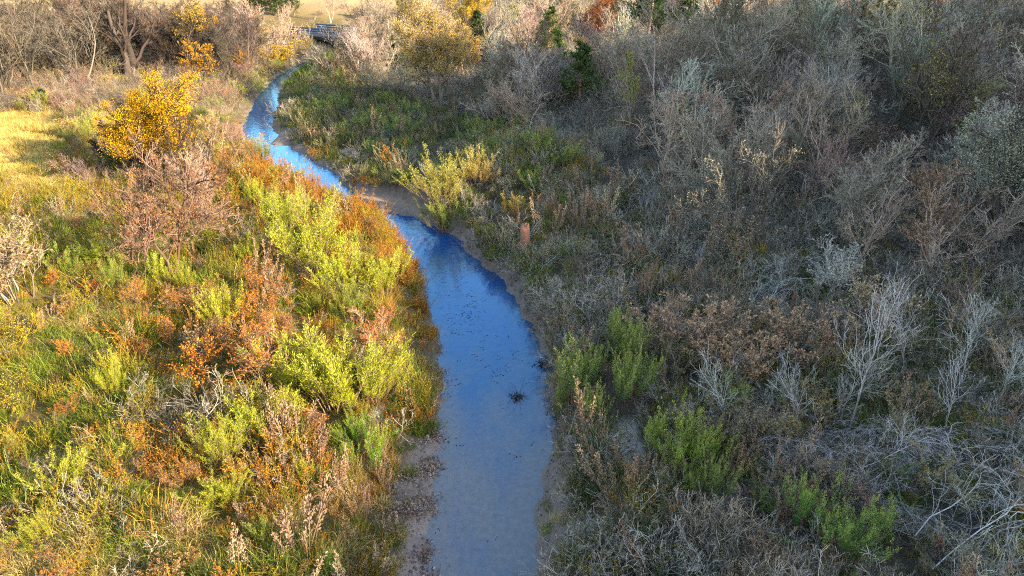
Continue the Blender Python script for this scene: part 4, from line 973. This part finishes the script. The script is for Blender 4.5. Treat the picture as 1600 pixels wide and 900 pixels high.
W['dry_grass'] += np.where(isl, 1.2 + .5 * nz_, .40); W['olive_weeds'] += np.where(isl, 1.0 - .4 * nz_, .10); W['green_grass'] += np.where(isl, .6 + .5 * nz2_, .05).clip(0); W['rust_sedge'] += np.where(isl, .26 + .15 * nz2_, 0.01)
W['seed_stalks'] += np.where(isl, .05, .10); W['twig_brush'] += np.where(isl, .05, 1.0 + .3 * nz2_); W['shade_weeds'] += np.where(isl, .05, 1.15 + .6 * nz_).clip(.02)
plainm = ~isl & (y > 42) & (u < 880) & ~wood
W['twig_brush'] += wood * 1.5
W['twig_brush'] += (isl & (y > 58) & (v < 178)) * 2.5; W['twig_brush'] *= np.where(isl | wood, 1, .55); W['twig_brush'] *= np.where(plainm, .3, 1); W['green_grass'] += plainm * .3 + (~isl & ~wood) * .25; W['dry_grass'] += (~isl & ~wood & ~plainm) * .35
fieldm = isl & (dl > 8) & (y > 40) & (u < 98 + 26 * nz_ + 22 * nz2_) & (v > 182) & (v < 262 + 50 * nz2_)
hillm = (y > 150)
for k_ in KN: W[k_] = np.where(fieldm | hillm, W[k_] * .03, W[k_])
W['gold_grass'] += np.where(fieldm | hillm, 3, 0)
# species grow in patches a few metres across
for i, k_ in enumerate(KN): W[k_] = W[k_] * np.exp(1.5 * noise(x, y, 1.1, 20 + 3 * i) + .8 * noise(x, y, 3.0, 50 + 3 * i))
for a, b, ru, rv, k_, w in BLOB:
    e = ((u - a) / ru) ** 2 + ((v - b) / rv) ** 2
    W[k_] += w * np.exp(-e * 1.2)
tot = np.stack([W[k_] for k_ in KN], -1); cs = np.cumsum(tot, -1); pick = (RNG.random(n)[:, None] * cs[:, -1:] > cs).sum(-1).clip(0, len(KN) - 1)
bare = (d < .18) | (z < .1) | (sandbar(x, y) > 0) | (RNG.random(n) < patch(u, v) * 1.6)
margin = (dl > 0) & (dl < .85) & (y < 20.5) & (RNG.random(n) < .75) | (dr > 0) & (dr < .9) & (y < 20) & (RNG.random(n) < .7)
gapn = noise(x, y, 1.6, 71) + .6 * noise(x, y, 4.0, 75)
gaps = RNG.random(n) < np.clip((-gapn - np.where(isl, .2, .1)) * 1.6, 0, .93)
clear = (abs(u - 820) < 16) & (v > 360) & (v < 400)
keep = ~bare & ~margin & ~gaps & ~clear
base_s = {'green_grass': .85, 'dry_grass': .78, 'olive_weeds': .74, 'rust_sedge': .9, 'gold_grass': 1.0, 'twig_brush': .75, 'shade_weeds': .85, 'seed_stalks': .95}
for i, k_ in enumerate(KN):
    m = keep & (pick == i)
    s_ = base_s[k_] * RNG.uniform(.5, 1.3, m.sum()) * np.exp(.55 * gapn[m]).clip(.45, 1.7) * np.where(hides(u[m], v[m], .4, 30), .6, 1) * (1 + rr[m] / 95) * np.clip(np.where((y[m] > 44) & (y[m] < 90), .3, .5) + d[m] / np.where((y[m] > 44) & (y[m] < 90), 4.5, 2.5), .3, 1)
    scatter(k_, SRC[k_], np.stack([x[m], y[m], z[m] - .02], -1), s_, 40 + i, .16)
# dead leaves and small stones along both margins, leaf flecks on the water
def pebble_mb(seed):
    rng = np.random.default_rng(seed); mb = MB()
    nlat, nlon = 4, 6; t_ = np.linspace(.05, np.pi - .05, nlat); p_ = np.arange(nlon) * 2 * np.pi / nlon
    V_ = np.stack([np.sin(t_)[:, None] * np.cos(p_), np.sin(t_)[:, None] * np.sin(p_), np.cos(t_)[:, None] * np.ones(nlon)], -1) * rng.uniform(.7, 1.25, (nlat, nlon, 1)) * np.array([1, .75, .55])
    I_ = np.arange(nlat * nlon).reshape(nlat, nlon); F_ = np.stack([I_[:-1], I_[1:], np.roll(I_[1:], -1, 1), np.roll(I_[:-1], -1, 1)], -1)
    mb.add(V_ * .05, F_, rng.random(), .5); return mb
def litter_mb(seed):
    rng = np.random.default_rng(seed); mb = MB(); n_ = 26
    p_ = rng.normal(size=(n_, 3)) * np.array([.16, .16, .015]); p_[:, 2] = np.abs(p_[:, 2]) + .01
    leaves(mb, p_, rng.normal(size=(n_, 3)) * np.array([1, 1, .25]), .075, .045, rng); return mb
M_stone = foliage('stone', [(.07, .055, .05), (.15, .12, .11), (.24, .20, .18), (.12, .09, .08)], 0, .03, (.6, 1.4))
M_litter = foliage('leaf_litter', [(.12, .075, .055), (.26, .17, .12), (.42, .30, .23), (.18, .12, .09)], .15, .04, (.5, 1.4))
M_fleck = foliage('wet_leaf', [(.03, .025, .03), (.06, .045, .04), (.04, .03, .03)], 0, .04, (.5, 1.4))
n = 26000; x = RNG.uniform(-7, 6, n); y = RNG.uniform(12, 58, n) ; y = 12 + (y - 12) ** 1.0 * RNG.random(n); x = x + np.interp(y, _ey, (_el + _er) / 2); z = h(x, y); dl, dr = creek(x, y)
m = (((dl > -.05) & (dl < 1.7)) | ((dr > -.05) & (dr < 1.0))) & (sandbar(x, y) <= .02)
m &= (y < 26) | (np.maximum(dl, dr) < .35); m1 = m & (RNG.random(n) < .3); scatter('bank_stones', tuft_src('bank_stones', [(pebble_mb(800 + i), M_stone) for i in range(4)]), np.stack([x[m1], y[m1], z[m1]], -1), RNG.uniform(.3, 1.5, m1.sum()), 61, .4)
m2 = m & ~m1 & (noise(x, y, 2.4, 21) > .5); scatter('leaf_litter', tuft_src('leaf_litter', [(litter_mb(810 + i), M_litter) for i in range(4)]), np.stack([x[m2], y[m2], z[m2]], -1), RNG.uniform(.6, 1.5, m2.sum()), 62, .1)
def fleck_mb(seed):
    rng = np.random.default_rng(seed); mb = MB(); n_ = 3
    p_ = rng.normal(size=(n_, 3)) * np.array([.1, .1, 0]); p_[:, 2] = .004
    dd_ = rng.normal(size=(n_, 3)); dd_[:, 2] = 0; dd_ = unit(dd_); q_ = np.stack([-dd_[:, 1], dd_[:, 0], 0 * dd_[:, 0]], -1)
    V_ = np.stack([p_, p_ + dd_ * .035 + q_ * .014, p_ + dd_ * .07, p_ + dd_ * .035 - q_ * .014], 1); mb.add(V_, np.arange(n_ * 4).reshape(n_, 4), np.repeat(rng.random(n_), 4), .5); return mb
n = 2600; x = RNG.uniform(-4, 3, n); y = 12 + 34 * RNG.random(n) ** 1.2; x = x + np.interp(y, _ey, (_el + _er) / 2); dl, dr = creek(x, y); u, v, dep = to_px(x, y, 0 * x)
m = (np.maximum(dl, dr) < -.1) & (RNG.random(n) < .03 + 1.2 * np.exp(-((u - 725 - (v - 470) * .35) / 26) ** 2 - ((v - 480) / 40) ** 2) + .5 * np.exp(-((u - 782) / 30) ** 2 - ((v - 570) / 26) ** 2) + .5 * np.exp(-((u - 698) / 12) ** 2 - ((v - 600) / 60) ** 2))
scatter('floating_leaves', tuft_src('floating_leaves', [(fleck_mb(820 + i), M_fleck) for i in range(4)]), np.stack([x[m], y[m], 0 * x[m]], -1), RNG.uniform(.7, 1.6, m.sum()), 63, 0)
# the far wood beyond the trees that can be told apart
def far_mb(seed):
    rng = np.random.default_rng(seed); P0, R0 = stems(rng, 3, 5.4, .11, .35, .3, 7, .12, .05, .28, .12)
    P1, R1 = branch(rng, P0, R0, 9, .2, 1, .7, .2, .6, .5, .25, .16, 5, .6, .03); P2, R2 = branch(rng, P1, R1, 8, .2, 1, .7, .22, .5, .4, .2, .2, 4, .6, .022); P3, R3 = branch(rng, P2, R2, 6, .2, 1, .65, .25, .5, .35, .18, .2, 3, .7, .016)
    mb = MB()
    for a_, b_ in ((P0, R0), (P1, R1), (P2, R2), (P3, R3)): tubes(mb, a_, b_, 3, rng)
    return mb
fx, fy = [], []
n = 9000; x = RNG.uniform(-420, 520, n); y = RNG.uniform(150, 620, n); z = h(x, y); u, v, dep = to_px(x, y, z)
pasture = (u > 230) & (u < 720) & (v < 46) & (v > -40)
m = (u > -80) & (u < 1680) & ~pasture & ((noise(x, y, .02, 30) > -.15) | (u > 640))
m &= ~((u < 640) & (y < 215)) | ((u > 560) & (y < 215))
pts = np.stack([x[m], y[m], z[m] - .2], -1); sc = RNG.uniform(.7, 1.3, m.sum())
if FAR_TREES:
    q = np.array(FAR_TREES); pts = np.concatenate([pts, np.stack([q[:, 0], q[:, 1], h(q[:, 0], q[:, 1]) - .1], -1)]); sc = np.concatenate([sc, RNG.uniform(.9, 1.35, len(q))])
scatter('distant_wood', tuft_src('distant_wood', [(far_mb(830 + i), M_far) for i in range(4)]), pts, sc, 64, .06)
rest_b = [p_ for p_ in rest_b if float(creek(np.array(p_[0]), np.array(p_[1]))[1]) > 9]
if rest_b:
    q = np.array(rest_b); scatter('undergrowth', tuft_src('undergrowth', [(twig_mb(840 + i, 1.3, 14, 6, 5, .012, .6), M_twig) for i in range(4)]), np.stack([q[:, 0], q[:, 1], h(q[:, 0], q[:, 1])], -1), RNG.uniform(.7, 1.3, len(q)), 65, .1)

# ------------------------------------------------------------------ road bridge, debris in the creek, red stump
def box(bm_, c, s, rz=0):
    x, y, z = s[0] / 2, s[1] / 2, s[2] / 2
    V_ = np.array([(-x, -y, -z), (x, -y, -z), (x, y, -z), (-x, y, -z), (-x, -y, z), (x, -y, z), (x, y, z), (-x, y, z)]); 
    co, si = math.cos(rz), math.sin(rz); V_ = np.stack([V_[:, 0] * co - V_[:, 1] * si, V_[:, 0] * si + V_[:, 1] * co, V_[:, 2]], -1) + np.array(c)
    F_ = np.array([(0, 3, 2, 1), (4, 5, 6, 7), (0, 1, 5, 4), (1, 2, 6, 5), (2, 3, 7, 6), (3, 0, 4, 7)]); bm_.add(V_, F_, .5, .5)
M_conc = plain('bridge_concrete', (.24, .23, .22), .85, 1.2, .25); M_steel = plain('rail_steel', (.10, .13, .20), .5, 3, .2, .3); M_road = plain('road_asphalt', (.07, .07, .075), .9, 4, .25)
M_timber = plain('pier_timber', (.11, .075, .055), .85, 2, .4); M_rip = plain('concrete_apron', (.50, .43, .33), .9, .8, .25)
xa, ya = px_plane(466, 49, 3.6); xb, yb = px_plane(648, 62, 3.6)
Lb = math.hypot(xb - xa, yb - ya); rz = math.atan2(yb - ya, xb - xa)
br = bpy.data.objects.new('road_bridge', None); COL.objects.link(br); br.location = (xa, ya, 0); br.rotation_euler = (0, 0, rz)
br['label'] = 'low road bridge with steel rails and dark columns across the far creek'; br['category'] = 'bridge'
def part(name, mb, m, parent=br):
    o = bpy.data.objects.new(name, mb.mesh(name, m)); COL.objects.link(o); o.parent = parent; return o
W_ = 7.6
mb = MB(); box(mb, (Lb / 2, W_ / 2, 3.1), (Lb + 6, W_, .5)); deck = part('deck', mb, M_conc)
mb = MB(); box(mb, (Lb / 2, W_ / 2, 3.39), (Lb + 6, W_ - .9, .07)); part('roadway', mb, M_road)
for yy in (.9, 2.8, 4.8, 6.7):
    mb = MB(); box(mb, (Lb / 2, yy, 2.55), (Lb + 4, .35, .6)); part('girder', mb, M_steel)
for yy in (.18, W_ - .18):
    mb = MB(); box(mb, (Lb / 2, yy, 3.455), (Lb + 6, .36, .2)); kb = part('kerb', mb, M_conc)
    for zz, hh_ in ((3.85, .26), (4.25, .30)):
        mb = MB(); box(mb, (Lb / 2, yy, zz), (Lb + 6, .10, hh_)); part('guard_rail', mb, M_steel)
    for i in range(13):
        mb = MB(); box(mb, (-2.6 + i * (Lb + 5.2) / 12, yy + (.1 if yy > 1 else -.1), 3.95), (.16, .1, .95)); part('rail_post', mb, M_steel)
u0 = 9.0
for px_ in (u0, u0 + 11):
    mb = MB(); box(mb, (px_, W_ / 2, 2.02), (.6, W_ + .2, .45)); part('pier_cap', mb, M_timber)
    for i in range(4):
        mb = MB(); box(mb, (px_ + (i % 2) * .02, .5 + i * (W_ - 1) / 3, .4), (.42, .42, 2.78)); part('column', mb, M_timber)
mb = MB()
V_ = np.array([(2.0, -.6, 2.3), (2.0, W_ + .4, 2.3), (6.6, W_ + .4, .1), (6.6, -.6, .1), (2.0, -.6, 1.9), (2.0, W_ + .4, 1.9), (6.2, W_ + .4, -.2), (6.2, -.6, -.2)])
mb.add(V_, np.array([(0, 3, 2, 1), (4, 5, 6, 7), (0, 4, 7, 3), (3, 7, 6, 2), (2, 6, 5, 1), (1, 5, 4, 0)]), .5, .5); part('abutment_slope', mb, M_rip)
mb = MB(); box(mb, (1.3, W_ / 2, 1.2), (1.2, W_ + .1, 3.2)); part('abutment_wall', mb, M_conc)

for u_, v_, hh_, lab, vv in ((851, 572, .5, 'dark tangle of wet sticks caught in the creek by the broad green bush', 0), (806, 622, .42, 'low dark clump of wet leaves and sticks in mid creek', 1)):
    x_, y_ = px_plane(u_, v_)
    inst('debris_snag', x_, y_, hh_, lab, col=(.05, .036, .026), bark=(.075, .055, .042), var=vv, z=-.09)

# splintered reddish stump on the right bank
x_, y_, t_ = at(820, 382)
st = bpy.data.objects.new('broken_stump', None); COL.objects.link(st); st.location = (x_, y_, float(h(x_, y_)) - .1)
st['label'] = 'broken reddish orange tree stump standing in pale weeds near the creek bend'; st['category'] = 'stump'
rng = np.random.default_rng(9); mb = MB(); ns = 12; rings = [(0, .34), (.25, .29), (.6, .26), (1.0, .25), (1.35, .22)]
V_ = []
for j, (zz, r_) in enumerate(rings):
    for i in range(ns):
        a_ = i * 2 * math.pi / ns; q_ = r_ * (1 + .12 * math.sin(3 * a_ + 1) + .05 * rng.normal()); top_ = (rng.uniform(-.10, .14) if j == len(rings) - 1 else 0)
        V_.append((q_ * math.cos(a_), q_ * math.sin(a_), zz + top_))
for i in range(ns): V_.append((.05 * math.cos(i * 6.283 / ns), .05 * math.sin(i * 6.283 / ns), 1.05))
V_ = np.array(V_); I_ = np.arange(len(V_)).reshape(-1, ns); F_ = np.stack([I_[:-1], np.roll(I_[:-1], -1, 1), np.roll(I_[1:], -1, 1), I_[1:]], -1)
mb.add(V_, F_, .5, .5)
part('trunk', mb, plain('stump_wood', (.48, .19, .10), .9, 9, .6), st)
mb = MB(); P0, R0 = stems(rng, 5, .28, .025, .4, .14, 4, .1, .1, .3, .2); P0[..., 2] += 1.25; tubes(mb, P0, R0, 4, rng); part('splinters', mb, plain('splinter_wood', (.62, .36, .26), .85, 8, .2), st)
